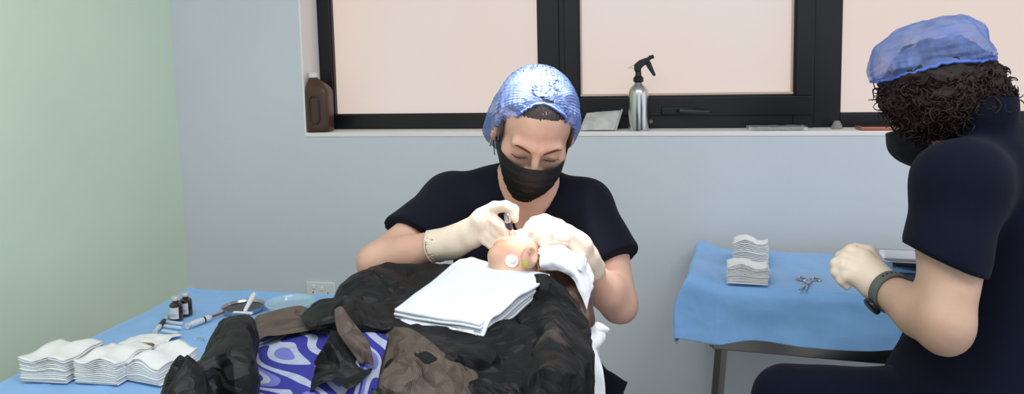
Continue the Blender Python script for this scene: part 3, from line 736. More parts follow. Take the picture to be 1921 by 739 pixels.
# ---- patient: hair, bandage, cheek pad, gown
def onhead(px, py, lift=.0, f=p_head, d0=1.15, tgt=None):
    "first point of the head along the sight line, lifted outwards"
    r_ = ray(px, py) / FPX; t_ = d0
    for _ in range(60):
        dd = f((EYE + r_ * t_)[None])[0]
        if dd < .0008 or t_ > 1.9: break
        t_ += dd * .7
    p = EYE + r_ * t_; e_ = 1e-3
    g = nrm([f((p + e_ * np.eye(3)[k])[None])[0] - f((p - e_ * np.eye(3)[k])[None])[0] for k in range(3)])
    return p + g * lift, t_
def hair_sd(Q):
    q = (Q - hc) @ HR / PS
    d = ell(q, (0, -.022, .036), (.082, .098, .090)) * PS
    d = smin(d, ell(q, (0, -.075, -.01), (.062, .045, .07)) * PS, .03)
    # a loose hank of hair falling at the back of the neck
    d = smin(d, chain(Q, [P(1060, 520, 1.45), P(1080, 560, 1.40), P(1092, 598, 1.38), P(1090, 625, 1.38)], [.035, .030, .022, .010]), .03)
    d = smax(d, (q[:, 1] - .045 - .4 * (q[:, 2] - .03)) * PS, .01)
    v = HR.T @ np.array([0, 0, 1.0])
    return d + .0018 * np.sin(260 * (Q @ nrm(RH + .3 * _Z)) + 8 * pn(Q, 18)) + .002 * pn(Q, 40)
sdf('hair', hair_sd, hc - .2, hc + .22, .004, mat('brown_hair', srgb(92, 64, 52), 0.4, spec=0.6, bump=0.6, bscale=250), pt, 1)
M_band = mat('white_bandage', srgb(238, 238, 242), 0.8, bump=0.5, bscale=500, sheen=0.3)
# bandage as rows running from the forehead round towards the neck
def hs(Q): return np.minimum(p_head(Q), hair_sd(Q))
bt = thing('head_bandage', 'white bandage wrapped around the patient\'s head beside the uncovered ear', 'bandage', hc)
def OH(px, py, l): return onhead(px, py, l, hs)[0]
rows = []
rowspx = [[(998, 470, 1.44), (1010, 458, 1.44), (1030, 452, 1.45), (1058, 458, 1.46), (1082, 474, 1.47), (1102, 492, 1.48), (1117, 520, 1.48)],
          [(1009, 474, 1.39), (1016, 466, 1.39), (1032, 462, 1.40), (1057, 468, 1.41), (1080, 484, 1.42), (1098, 502, 1.42), (1113, 530, 1.42)],
          [(1012, 486, 1.375), (1020, 478, 1.375), (1034, 476, 1.375), (1057, 482, 1.38), (1078, 496, 1.38), (1094, 514, 1.38), (1109, 545, 1.38)],
          [(1013, 498, 1.37), (1021, 494, 1.365), (1035, 491, 1.36), (1057, 497, 1.365), (1076, 510, 1.365), (1090, 530, 1.36), (1105, 562, 1.36)],
          [(1013, 504, 1.385), (1021, 505, 1.375), (1035, 506, 1.37), (1056, 508, 1.37), (1072, 520, 1.37), (1086, 545, 1.36), (1101, 582, 1.355)]]
rows = [[P(*c_) for c_ in r_] for r_ in rowspx]
def offhead(V):
    for _ in range(3):
        e_ = 1e-3; d = hs(V); g = np.stack([hs(V + e_ * np.eye(3)[k]) - hs(V - e_ * np.eye(3)[k]) for k in range(3)], 1); g = nrm_rows(g)
        push = np.clip(.0045 - d, 0, .03); V = V + g * push[:, None]
    return V
sheet('wrap', rows, M_band, bt, n=9, facets=(.010, 18), amp=.0015, sc=40, seed=5, thick=.002, post=offhead)
# a second turn and the taped end
rows = [[P(*c_) for c_ in r_] for r_ in [[(1084, 474, 1.44), (1092, 480, 1.45), (1099, 487, 1.46)], [(1082, 486, 1.40), (1090, 492, 1.405), (1097, 499, 1.41)], [(1081, 498, 1.375), (1088, 503, 1.375), (1093, 510, 1.375)]]]
sheet('tape', rows, mat('white_tape', srgb(246, 246, 250), 0.6), bt, n=6, thick=.005, post=lambda V: offhead(V) )
mb = MB(); mb.tube([P(1094, 477, 1.40), P(1092, 486, 1.385), P(1090, 497, 1.375), P(1087, 507, 1.37)], [.0045, .006, .006, .0045], 10); mb.build('gauze_roll_edge', M_band, bt, smooth=True)
# strip running from the ear over the cheek, and the pad stuck on the temple
rows = []
for k_ in range(5):
    r_ = []
    for (xa, ya) in ((966, 470), (978, 463), (990, 456), (1004, 452)):
        r_.append(P(xa + 3 * k_, ya + 4.5 * k_, 1.46 - .012 * k_))
    rows.append(r_)
M_pad = mat('cotton_pad', srgb(244, 236, 230), 0.8)
t = thing('electrode_pad', 'small round white pad stuck on the patient\'s cheek left of the ear', 'pad', onhead(960, 490, .002)[0])
p_, d_ = onhead(960, 490, .0); p2, _ = onhead(960, 490, .01); nn = nrm(p2 - p_)
mb = MB(); mb.lathe(p_, [(.0125, -.002), (.0125, .002), (.011, .003), (.0005, .0032)], 24, ax=nn); mb.build('adhesive_disc', M_pad, t, smooth=True)
mb = MB(); mb.lathe(p_ + nn * .003, [(.0065, 0), (.0065, .002), (.005, .0045), (.0005, .0048)], 20, ax=nn); mb.build('button', mat('white_button', srgb(235, 232, 232), 0.3), t, smooth=True)
p_, _ = onhead(985, 492, .002)
mb = MB(); mb.lathe(p_ - np.array([0, 0, .002]), [(.0005, -.006), (.005, -.005), (.0062, 0), (.005, .004), (.0005, .0055)], 16, sx=1.1)
tag(mb.build('cotton_plug', mat('yellow_green_cotton', srgb(178, 176, 82), 0.8, bump=0.6, bscale=400), smooth=True), 'small yellow-green cotton plug tucked at the patient\'s ear', 'plug')

# ------------------------------------------------------------------ the doctor behind the patient
wp = thing('person', 'woman in navy scrubs, blue hair cap and black mask bending over the patient', 'person', P(975, 800, 1.80))
Hc = P(1001, 249, 1.64); HS = 1.1
fwd = rotvec(-FH, RH, 0); fwd = nrm(-FH * math.cos(math.radians(36)) - _Z * math.sin(math.radians(36)))
rr0 = nrm(RH); 
roll = math.radians(10); upv = np.cross(rr0, fwd) * -1
# local x = picture right; keep a right-handed frame (x, y forward, z up) with x flipped sign handled by symmetry
xr = nrm(RH * math.cos(roll) - np.cross(fwd, RH) * 0)
zl = nrm(_Z - fwd * (_Z @ fwd)); zl = nrm(zl * math.cos(roll) + RH * math.sin(roll)); xl = np.cross(fwd, zl)
WR = np.stack([xl, fwd, zl], 1)      # xl points to picture left
SH1, SH2 = P(848, 380, 1.72), P(1092, 388, 1.72)
EL1, WR1 = P(704, 492, 1.55), P(872, 446, 1.50)
EL2, WR2 = P(1162, 572, 1.60), P(1104, 508, 1.53)
nb = P(985, 372, 1.73)
hand1 = [([P(838, 458, 1.51), P(868, 446, 1.50), P(888, 434, 1.49)], [.026, .026, .026]),
         ([P(885, 437, 1.49), P(905, 415, 1.475), P(915, 405, 1.47)], [.028, .024, .016]),
         ([P(892, 432, 1.485), P(925, 425, 1.47)], [.022, .014]),
         ([P(888, 442, 1.485), P(912, 440, 1.47)], [.020, .013]),
         # thumb side curling over the instrument
         ([P(905, 405, 1.475), P(928, 389, 1.465), P(948, 387, 1.455), P(963, 394, 1.45), P(965, 410, 1.445)], [.017, .0115, .0105, .0100, .0080]),
         ([P(918, 408, 1.47), P(938, 424, 1.45), P(953, 441, 1.445), P(966, 458, 1.445)], [.0135, .0110, .0095, .0072]),
         ([P(912, 420, 1.475), P(930, 435, 1.455), P(946, 451, 1.45), P(959, 466, 1.45)], [.0125, .0105, .0093, .0072]),
         ([P(905, 430, 1.475), P(920, 444, 1.46), P(934, 457, 1.455), P(947, 468, 1.455)], [.0120, .0100, .0088, .0068]),
         ([P(898, 438, 1.48), P(911, 451, 1.465), P(922, 460, 1.46), P(932, 467, 1.46)], [.0110, .0090, .0078, .0060])]
hand2 = [([P(1106, 502, 1.525), P(1097, 484, 1.51), P(1080, 458, 1.49)], [.026, .027, .026]),
         ([P(1085, 462, 1.49), P(1062, 442, 1.475), P(1045, 434, 1.465)], [.026, .021, .015]),
         ([P(1078, 452, 1.485), P(1040, 424, 1.465)], [.022, .014]),
         ([P(1045, 428, 1.465), P(1020, 417, 1.445), P(996, 424, 1.44), P(980, 443, 1.44)], [.0135, .0115, .0100, .0078]),
         ([P(1043, 440, 1.46), P(1020, 429, 1.435), P(999, 435, 1.43), P(986, 449, 1.43)], [.0125, .0110, .0095, .0075]),
         ([P(1048, 447, 1.455), P(1028, 440, 1.43), P(1010, 444, 1.425), P(999, 453, 1.425)], [.0120, .0105, .0090, .0072]),
         ([P(1056, 452, 1.455), P(1040, 449, 1.435), P(1026, 452, 1.425), P(1016, 457, 1.42)], [.0110, .0090, .0080, .0066]),
         ([P(1072, 448, 1.49), P(1048, 424, 1.485), P(1022, 412, 1.478), P(1001, 415, 1.472)], [.016, .0125, .0108, .0085])]
def w_core(Q, ex=0.0):
    Rw = np.stack([RH, FH, _Z], 1)
    d = ell(Q, P(975, 455, 1.78), (.150 + ex, .095 + ex, .17 + ex), Rw)
    d = smin(d, cone(Q, SH1, SH2, .050 + ex, .050 + ex), .05)
    d = smin(d, ell(Q, P(978, 610, 1.80), (.128 + ex, .092 + ex, .20 + ex), Rw), .05)
    d = smin(d, ell(Q, P(980, 745, 1.86), (.158 + ex, .115 + ex, .11 + ex), Rw), .05)
    # bust
    for x_ in (930, 1030): d = smin(d, ell(Q, P(x_, 480, 1.70), (.06 + ex, .045 + ex, .06 + ex), Rw), .04)
    return d
def w_skin(Q):
    d = face_sdf(Q, Hc, WR, HS)
    nk1 = Hc + WR @ np.array([0, -.035, -.065])
    d = smin(d, cone(Q, nk1, nb, .050, .052), .022)
    c_ = w_core(Q); c_ = smin(c_, cone(Q, P(978, 345, 1.75), SH1, .055, .045), .03); c_ = smin(c_, cone(Q, P(988, 345, 1.75), SH2, .055, .045), .03)
    d = smin(d, c_, .03)
    d = smin(d, chain(Q, [SH1, SH1 + (EL1 - SH1) * .5, EL1], [.046, .039, .037]), .02); d = smin(d, chain(Q, [EL1, EL1 + (WR1 - EL1) * .35, WR1], [.037, .038, .024]), .015)
    d = smin(d, chain(Q, [SH2, P(1146, 470, 1.665), EL2], [.046, .039, .038]), .02); d = smin(d, chain(Q, [EL2, EL2 + (WR2 - EL2) * .4, WR2], [.039, .040, .025]), .015)
    for s_, x_ in ((-1, 900), (1, 1060)):
        hip = P(x_, 775, 1.84); kn = hip - FH * .38 + RH * s_ * .10 - _Z * .02; an = np.array([kn[0] + FH[0] * .05, kn[1] + FH[1] * .05, .12])
        d = smin(d, chain(Q, [hip, kn, an], [.082, .056, .040]), .02); d = smin(d, chain(Q, [an + np.array([0, 0, -.03]), an - FH * .15 + np.array([0, 0, -.085])], [.036, .028]), .02)
    return d
M_ = [Hc, SH1, SH2, EL1, EL2, WR1, WR2, P(905, 800, 1.9), P(1080, 800, 1.9)]
wl = np.min(M_, 0) - .16; wh = np.max(M_, 0) + .16; wl[2] = .0; wl[1] -= .45
def nohand(f, hand): return lambda Q: smin(f(Q), hand_sdf(Q, hand), .008)
bx = []
def limit(f, lo_, hi_): return f
V_, F_ = snet(w_skin, np.array([wl[0], wl[1], 0.0]), wh, .0085); V_ = relax(V_, F_, 2)
# the head again at fine resolution, cut at the neck so that both surfaces meet inside the collar
def w_head(Q):
    d = face_sdf(Q, Hc, WR, HS); nk1 = Hc + WR @ np.array([0, -.035, -.065]); d = smin(d, cone(Q, nk1, nb, .050, .052), .022)
    c_ = w_core(Q); c_ = smin(c_, cone(Q, P(978, 345, 1.75), SH1, .055, .045), .03); c_ = smin(c_, cone(Q, P(988, 345, 1.75), SH2, .055, .045), .03)
    return smin(d, c_, .03)
cut = nb + _Z * .012
kz = V_[F_].mean(1); isneck = (np.linalg.norm(kz - Hc, axis=1) < .135) ; F_ = F_[~isneck]
V2, F2 = snet(w_head, Hc - .165, Hc + .165, .0028); V2 = relax(V2, F2, 2); F2 = F2[np.linalg.norm(V2[F2].mean(1) - Hc, axis=1) < .142]
V3, F3 = snet(lambda Q: hand_sdf(Q, hand1) + .0012, np.min([p for c_ in hand1 for p in c_[0]], 0) - .05, np.max([p for c_ in hand1 for p in c_[0]], 0) + .05, .003)
V4, F4 = snet(lambda Q: hand_sdf(Q, hand2) + .0012, np.min([p for c_ in hand2 for p in c_[0]], 0) - .05, np.max([p for c_ in hand2 for p in c_[0]], 0) + .05, .003)
n1, n2, n3 = len(V_), len(V_) + len(V2), len(V_) + len(V2) + len(V3)
meshobj('body', np.concatenate([V_, V2, V3, V4]), np.concatenate([F_, F2 + n1, F3 + n2, F4 + n3]), M_skinW, wp)

# scrub top: the torso a little larger, with V neck, wide sleeves and wrinkles
def wr(Q, a=.004, sc=9, s_=0): return 1.5 * a * crumple(Q * np.array([1, 1, .6]), sc * 1.5, s_, 4) + a * .6 * pn(Q, sc * .7)
SL1, SL2 = P(780, 452, 1.635), P(1158, 492, 1.640)
vc = P(982, 400, 1.60)
def w_top(Q):
    d = w_core(Q, .012)
    d = smin(d, cone(Q, P(975, 345, 1.77), SH1, .058, .056), .03); d = smin(d, cone(Q, P(990, 350, 1.77), SH2, .058, .054), .03)
    d = smin(d, cone(Q, P(975, 520, 1.76), P(990, 760, 1.82), .135, .165), .04)
    s1 = cone(Q, SH1, SL1 + (SL1 - SH1) * .5, .064, .084); s1 = smax(s1, plane(Q, SL1, (SL1 - SH1) + RH * .0 - _Z * .03), .004)
    s2 = cone(Q, SH2, SL2 + (SL2 - SH2) * .5, .058, .066); s2 = smax(s2, plane(Q, SL2, SL2 - SH2 - RH * .01), .004)
    d = smin(d, s1, .028); d = smin(d, s2, .028)
    d = d + wr(Q, .0045, 8, 2)
    # V neck
    x = (Q - vc) @ RH; z = (Q - vc)[:, 2]; y = (Q - vc) @ FH
    vcut = np.abs(x - .14 * z) * .90 - (z + .008) * .50
    vcut = np.maximum(vcut, y - .17)
    neckhole = cone(Q, nb - _Z * .05 - FH * .01, Hc - FH * .0 + _Z * .02, .056, .085)
    d = smax(d, -np.maximum(vcut, -1), .006); d = smax(d, -neckhole, .006)
    bot = P(990, 742, 1.82)
    return smax(d, -(Q[:, 2] - bot[2] + .05), .004)
sdf('scrub_top', w_top, np.array([wl[0] - .02, wl[1] + .1, .5]), np.array([wh[0] + .02, wh[1] + .05, P(985, 290, 1.75)[2] + .03]), .0055, M_navy, wp, 2)
def w_trous(Q):
    d = ell(Q, P(980, 760, 1.86), (.172, .13, .12), np.stack([RH, FH, _Z], 1))
    for s_, x_ in ((-1, 900), (1, 1060)):
        hip = P(x_, 775, 1.84); kn = hip - FH * .38 + RH * s_ * .10 - _Z * .02; an = np.array([kn[0] + FH[0] * .05, kn[1] + FH[1] * .05, .16])
        d = smin(d, chain(Q, [hip, kn, an], [.094, .068, .062]), .03)
    return d + wr(Q, .004, 9, 6)
tl = np.array([wl[0] - .1, wl[1] - .1, .08]); th_ = np.array([wh[0] + .1, wh[1] + .1, .82])
sdf('trousers', w_trous, tl, th_, .010, M_navy, wp, 2)
for s_, x_ in ((-1, 900), (1, 1060)):
    hip = P(x_, 775, 1.84); kn = hip - FH * .38 + RH * s_ * .10 - _Z * .02; an = np.array([kn[0] + FH[0] * .05, kn[1] + FH[1] * .05, .09]); to = an - FH * .17 + np.array([0, 0, -.045])
    sdf('shoe', lambda Q: smax(smin(cone(Q, an, to, .048, .040), cone(Q, an + _Z * .03, an, .046, .046), .02), .004 - Q[:, 2], .004), np.minimum(an, to) - .12, np.maximum(an, to) + .12, .006, M_blk, wp, 1)
# flap of the open tunic hem, seen right of the bed
rows = [[P(1105, 655, 1.62), P(1120, 668, 1.62), P(1135, 690, 1.62), P(1150, 700, 1.60), P(1177, 718, 1.60)], [P(1108, 690, 1.60), P(1122, 700, 1.60), P(1138, 708, 1.60), P(1155, 716, 1.59), P(1176, 720, 1.60)], [P(1108, 760, 1.60), P(1122, 762, 1.60), P(1136, 762, 1.60), P(1150, 755, 1.60), P(1165, 750, 1.61)]]
sheet('tunic_hem', rows, M_navy, wp, n=8, amp=.003, sc=14, thick=.002)

# gloves: a thin skin over hand and wrist with an open, rolled cuff
def glove(name, hand, cuffpts, cuffr, seed, parent, m, h=.0024, wrk=.0012):
    a_ = np.min([p for c_ in hand for p in c_[0]] + list(cuffpts), 0) - .06; b_ = np.max([p for c_ in hand for p in c_[0]] + list(cuffpts), 0) + .06
    ax_ = nrm(np.array(cuffpts[-1]) - np.array(cuffpts[-2])); endp = np.array(cuffpts[-1])
    def f(Q):
        d = hand_sdf(Q, hand, .005) - .0008
        cu = chain(Q, cuffpts, cuffr, .01)
        d = smin(d, cu, .012)
        fold = np.clip(((Q - cuffpts[0]) @ nrm(cuffpts[-1] - cuffpts[0])) / np.linalg.norm(cuffpts[-1] - cuffpts[0]) + .4, 0, 1)
        d = d + wrk * crumple(Q, 28, seed, 4) * (.4 + .9 * fold)
        d = smax(d, plane(Q, endp, ax_), .0015)
        inner = cone(Q, np.array(cuffpts[-2]) * .3 + endp * .7, endp + ax_ * .02, cuffr[-1] * .86, cuffr[-1] * .93)
        return smax(d, -inner, .0015)
    o_ = sdf(name, f, a_, b_, h, m, parent, 1)
    fz = frame_z(ax_); 
    mb = MB(); ring = [endp + fz[:, 0] * cuffr[-1] * .97 * math.cos(a) + fz[:, 1] * cuffr[-1] * .97 * math.sin(a) + ax_ * .0015 * math.sin(3 * a) for a in np.linspace(0, 2 * math.pi, 41)[:-1]]
    mb.tube(ring, .0013, 6, closed=True); mb.build('rolled_edge', m, o_, smooth=True)
    return o_
glove('glove', hand1, [P(880, 440, 1.495), P(850, 454, 1.505), P(808, 463, 1.515)], [.0285, .031, .0345], 3, wp, M_glove)
glove('glove', hand2, [P(1086, 468, 1.495), P(1098, 488, 1.515), P(1110, 507, 1.535)], [.027, .0275, .0300], 5, wp, M_glove)
# instrument held in her fingers
t = thing('punch_tool', 'slim steel and white handpiece held in the woman\'s gloved fingers', 'surgical tool', P(950, 402, 1.44))
a_, b_ = P(950, 401, 1.432), P(965, 464, 1.462); ax_ = b_ - a_; L_ = np.linalg.norm(ax_)
mb = MB(); mb.lathe(a_, [(.0035, 0), (.0052, .001), (.0054, .004), (.0060, .008), (.0060, L_ * .5), (.0048, L_ * .62), (.0022, L_ * .8), (.0012, L_)], 24, ax=ax_); mb.build('handle', M_chrome, t, smooth=True)
mb = MB(); mb.lathe(a_ + nrm(ax_) * .018, [(.0063, 0), (.0068, .002), (.0068, .014), (.0063, .016)], 24, ax=ax_); mb.build('grip_ring', mat('dark_grip', srgb(58, 52, 66), 0.35), t, smooth=True)

# face details
def WL(x, y, z): return Hc + WR @ np.array([x, y, z]) * HS
def fsurf(x, z, lift=.0005):
    "point of the face in front of local x,z"
    y = .14
    for _ in range(50):
        d = face_sdf(WL(x, y, z)[None], Hc, WR, HS)[0]
        if d < 1e-4: break
        y -= d * .7
    return WL(x, y + lift, z)
for s_ in (-1, 1):
    mb = MB(); pts = [fsurf(s_ * x, z, .0002) for x, z in ((.012, .0210), (.021, .0250), (.030, .0282), (.038, .0300), (.045, .0292))]
    mb.tube(pts, [.0012, .0026, .0028, .0022, .0007], 8); mb.build('eyebrow', M_lash, wp, smooth=True)
    mb = MB(); pts = [fsurf(s_ * x, z, .0003) for x, z in ((.0165, .0020), (.022, -.0008), (.030, -.0022), (.038, -.0010), (.0455, .0030))]
    mb.tube(pts, [.0004, .0009, .0011, .0011, .0005], 6)
    for p in pts: 
        for dx in (-.0015, .0, .0015): mb.tube([p + WR[:, 0] * dx, p + WR[:, 0] * (dx * 2) + WR[:, 1] * .004 - WR[:, 2] * .003], [.00035, .00015], 4)
    mb.build('eyelashes', M_lash, wp, smooth=True)
# hair under the cap, parted at the forehead
def w_hair(Q):
    q = (Q - Hc) @ WR / HS; qa = q.copy(); qa[:, 0] = np.abs(qa[:, 0])
    d = ell(q, (0, -.020, .036), (.0785, .0955, .0885))
    fr = q[:, 1] - (.064 - .9 * np.clip(.088 - q[:, 2], 0, .2) + .0 * qa[:, 0]) 
    line = (q[:, 1] - .070) * .55 + (.086 - q[:, 2]) * .80 + qa[:, 0] ** 2 * 4.0 * (q[:, 2] > .03)
    d = smax(d, line, .004)
    st = .0010 * np.sin(420 * np.arctan2(q[:, 0], q[:, 1] * .3 + .06) * .2 + 3 * pn(Q, 30)) + .0008 * np.sin(900 * q[:, 0])
    side = smin(ell(qa, (.0690, .020, .024), (.0055, .018, .036)), ell(qa, (.064, -.03, -.01), (.013, .03, .05)), .01)
    return smin(d + st, side, .008)
sdf('hair', w_hair, Hc - .13, Hc + .15, .003, mat('dark_hair_glossy', srgb(52, 38, 34), 0.3, spec=0.8, bump=0.5, bscale=300), wp, 1)
# mask with pleats
rows = []; NZ, NX = 15, 17
for i in range(NZ):
    v = i / (NZ - 1); r_ = []
    for j in range(NX):
        u = (j / (NX - 1)) * 2 - 1; au = abs(u)
        ztop = .003 - .012 * au ** 2 * 1.2; zbot = -.128 + .055 * au ** 2.0
        z = ztop + (zbot - ztop) * v; xm_ = (.073 - .006 * v - .012 * v * v) * (1 - .0); x = u * xm_
        yc = .1045 + .020 * math.sin(math.pi * min(1, v * 1.25 + .08)) - .030 * v ** 2.2; yb = .008 + .018 * v
        y = yb + (yc - yb) * max(0, 1 - au ** 2.3) ** .62
        r_.append(WL(x, y, z))
    rows.append(r_)
def pleats(V):
    q = (V - Hc) @ WR; zc = q[:, 2] + .25 * q[:, 0] ** 2 / .07
    return .0026 * (((zc + .2) / .019 % 1) - .5) * np.clip(1 - (np.abs(q[:, 0]) / .07) ** 4, 0, 1) + .0014 * crumple(V, 45, 4, 4)
mk = sheet('face_mask', rows, M_mask, wp, n=4, disp=lambda V: -pleats(V), thick=.0012)
for s_ in (-1, 1):
    mb = MB(); mb.tube([WL(s_ * .072, .012, -.022), WL(s_ * .0775, .006, .0), WL(s_ * .080, -.008, .020), WL(s_ * .083, -.026, .012), WL(s_ * .081, -.026, -.02), WL(s_ * .070, .012, -.060)], .0011, 6); mb.build('ear_loop', M_mask, mk, smooth=True)
mb = MB(); q = WL(.0815, -.002, -.040); mb.tube([q + WR @ np.array([0, .006 * math.cos(a), .009 * math.sin(a)]) for a in np.linspace(0, 6.28, 17)[:-1]], .0014, 6, closed=True); mb.build('earring', mat('gold', srgb(230, 190, 110), 0.2, metal=1.0), wp, smooth=True)
cap_mesh('hair_cap', Hc, WR, (0, .036, .114), (0, -.075, -.115), .104, .118, M_cap, wp, seed=1, npl=22, phimax=112, band_w=.0026, pleat=.003, crum=.005, tk=.30, avoid=w_hair)

# ------------------------------------------------------------------ her stool
def stool(label, c, h, r=.17):
    t = thing('round_stool', label, 'stool', (c[0], c[1], 0)); c = np.array([c[0], c[1], 0.0])
    mb = MB(); mb.lathe(c, [(r * .9, h - .07), (r, h - .06), (r * 1.02, h - .03), (r, h - .008), (r * .9, h), (.001, h + .001)], 40); mb.build('seat', mat('seat_vinyl', srgb(44, 44, 48), 0.45), t, smooth=True)
    mb = MB(); mb.lathe(c, [(.028, .08), (.028, h * .6), (.018, h * .6), (.018, h - .07)], 20); mb.build('column', M_chrome, t, smooth=True)
    mb = MB(); mb.tube([c + np.array([.15 * math.cos(a), .15 * math.sin(a), .22]) for a in np.linspace(0, 6.28, 33)[:-1]], .009, 8, closed=True)
    for k_ in range(3): a = k_ * 2.09; mb.tube([c + np.array([0, 0, .22]), c + np.array([.15 * math.cos(a), .15 * math.sin(a), .22])], .007, 8)
    mb.build('foot_ring', M_chrome, t, smooth=True)
    for k_ in range(5):
        a = k_ * 2 * math.pi / 5 + .3; mb = MB(); e_ = c + np.array([.24 * math.cos(a), .24 * math.sin(a), .06]); mb.tube([c + np.array([0, 0, .10]), e_], [.02, .013], 8)
        mb.lathe(e_ - np.array([.0, 0, .03]), [(.010, -.012), (.026, -.010), (.026, .010), (.010, .012)], 16, ax=(math.sin(a), -math.cos(a), 0)); mb.build('leg', M_blk, t, smooth=True)
    return t
hipW = P(980, 775, 1.86)
stool('black round stool under the woman in the hair cap, behind the bed', hipW, hipW[2] - .115)
# ------------------------------------------------------------------ the assistant at the right
mp = thing('person', 'man in navy scrubs with curly dark hair and blue cap, seated at the right table', 'person', P(1880, 800, 1.45))
Mc = P(1757, 196, 1.46); MS = 1.03
def V3(r, u, f): return RH * r + _Z * u + FH * f
fM = nrm(V3(-.46, -.52, .76)); uM = V3(-.30, .9, .30); uM = nrm(uM - fM * (uM @ fM)); MR = np.stack([np.cross(fM, uM), fM, uM], 1)
nearx = 1 if (MR[:, 0] @ FH) < 0 else -1
mS, mE, mW = P(1797, 345, 1.31), P(1772, 615, 1.27), P(1655, 538, 1.42)
gM = nrm(V3(-.83, 0, .55)); lM = nrm(V3(-.55, 0, -.83)); RM = np.stack([lM, gM, _Z], 1)
mN = P(1838, 262, 1.46); mS2 = P(1880, 315, 1.62)
mhand = [([P(1668, 546, 1.41), P(1640, 524, 1.435), P(1618, 498, 1.455)], [.027, .031, .027]),
         ([P(1640, 530, 1.43), P(1604, 512, 1.45)], [.028, .022]),
         ([P(1645, 515, 1.44), P(1620, 484, 1.455)], [.024, .018]),
         ([P(1620, 484, 1.455), P(1598, 471, 1.47), P(1578, 482, 1.48), P(1571, 496, 1.478)], [.0150, .0125, .0105, .0085]),
         ([P(1610, 492, 1.452), P(1586, 484, 1.462), P(1568, 495, 1.468), P(1569, 509, 1.468)], [.0145, .0122, .0103, .0084]),
         ([P(1606, 506, 1.448), P(1583, 500, 1.455), P(1569, 511, 1.462), P(1576, 523, 1.462)], [.0138, .0115, .0098, .0082]),
         ([P(1606, 520, 1.442), P(1588, 517, 1.448), P(1579, 526, 1.455), P(1588, 536, 1.455)], [.0125, .0100, .0088, .0075]),
         ([P(1640, 495, 1.455), P(1628, 474, 1.475), P(1606, 468, 1.492), P(1588, 476, 1.498)], [.0165, .0140, .0118, .0092])]
def m_core(Q, ex=0.0):
    d = ell(Q, P(1885, 420, 1.46), (.175 + ex, .115 + ex, .19 + ex), RM)
    d = smin(d, cone(Q, mS, mS2, .055 + ex, .055 + ex), .05)
    d = smin(d, ell(Q, P(1905, 610, 1.46), (.15 + ex, .11 + ex, .19 + ex), RM), .06)
    return smin(d, ell(Q, P(1905, 775, 1.47), (.175 + ex, .13 + ex, .12 + ex), RM), .05)
mH1, mK1 = P(1885, 790, 1.38), P(1478, 752, 1.50)
mH2 = P(1905, 780, 1.60); mK2 = mH2 + gM * .40 + lM * -.10 - _Z * .14
def leg_pts(h, k):
    an = k + gM * -.03; an = np.array([an[0], an[1], k[2] - .44]); return [h, k, an], [an + np.array([0, 0, -.03]), an + gM * .15 + np.array([0, 0, -.055])]
def m_skin(Q):
    d = face_sdf(Q, Mc, MR, MS); nk1 = Mc + MR @ np.array([0, -.045, -.065])
    d = smin(d, cone(Q, nk1, mN, .054, .055), .02); d = smin(d, m_core(Q), .03)
    d = smin(d, chain(Q, [mS, mS + (mE - mS) * .45, mE + _Z * .02], [.056, .055, .044]), .02)
    d = smin(d, chain(Q, [mE, mE + (mW - mE) * .35, mW, P(1640, 524, 1.435)], [.040, .046, .030, .027]), .03)
    d = smin(d, np.linalg.norm(Q - (mE + _Z * -.012 + RH * .0), axis=1) - .034, .02)
    for h, k in ((mH1, mK1), (mH2, mK2)):
        a_, b_ = leg_pts(h, k); d = smin(d, chain(Q, a_, [.088, .060, .040]), .02); d = smin(d, chain(Q, b_, [.036, .028]), .015)
    return d
pts_ = [Mc, mS, mE, mW, mS2, mH1, mH2, mK1, mK2]; ml = np.min(pts_, 0) - .2; mh_ = np.max(pts_, 0) + .2; ml[2] = .2
Vm, Fm = snet(m_skin, ml, mh_, .0085); Vm = relax(Vm, Fm, 2)
Vh, Fh_ = snet(lambda Q: hand_sdf(Q, mhand) + .0012, P(1610, 500, 1.45) - .12, P(1610, 500, 1.45) + .12, .003)
kc = Vm[Fm].mean(1); Fm = Fm[np.linalg.norm(kc - Mc, axis=1) > .145]
V5, F5 = snet(m_skin, Mc - .17, Mc + .17, .0030); V5 = relax(V5, F5, 2); F5 = F5[np.linalg.norm(V5[F5].mean(1) - Mc, axis=1) < .152]
ab = lambda Q: (((Q - mS) @ nrm(mE - mS)) > .05)
meshobj('body', np.concatenate([Vm, Vh, V5]), np.concatenate([Fm, Fh_ + len(Vm), F5 + len(Vm) + len(Vh)]), M_skinM, mp)
hemc = P(1768, 486, 1.29)
def m_top(Q):
    d = m_core(Q, .016)
    d = smin(d, cone(Q, P(1855, 295, 1.45), mS, .066, .066), .03); d = smin(d, cone(Q, P(1855, 285, 1.47), mS2, .070, .062), .03)
    d = smin(d, cone(Q, P(1890, 470, 1.45), P(1875, 740, 1.42), .14, .175), .06)
    d = smin(d, ell(Q, P(1800, 745, 1.42), (.15, .13, .085), RM), .05)
    ax_ = nrm(nrm(mE - mS) + RH * -.10 + _Z * .02)
    s1 = cone(Q, mS, mS + (hemc - mS) * 1.5, .068, .068)
    hn = nrm(nrm(mE - mS) * 1.0 - RH * .38); hn = nrm(-_Z - RH * .42)
    s1 = smax(s1, plane(Q, hemc, hn), .004)
    # collar stand
    d = smin(d, s1, .03)
    col = cone(Q, mN - _Z * .03, mN + nrm(Mc + MR @ np.array([0, -.05, -.03]) - mN) * .088, .081, .079)
    d = smin(d, col, .012)
    d = d + wr(Q, .0055, 6, 12)
    
    hole = cone(Q, mN + _Z * -.02, Mc + MR @ np.array([0, -.04, -.03]), .061, .064); d = smax(d, -hole, .004)
    front = cone(Q, mN + gM * .05, mN + gM * .16 + _Z * .05, .045, .07); d = smax(d, -front, .006)
    return smax(d, -(Q[:, 2] - (P(1880, 800, 1.45)[2] - .06)), .01)
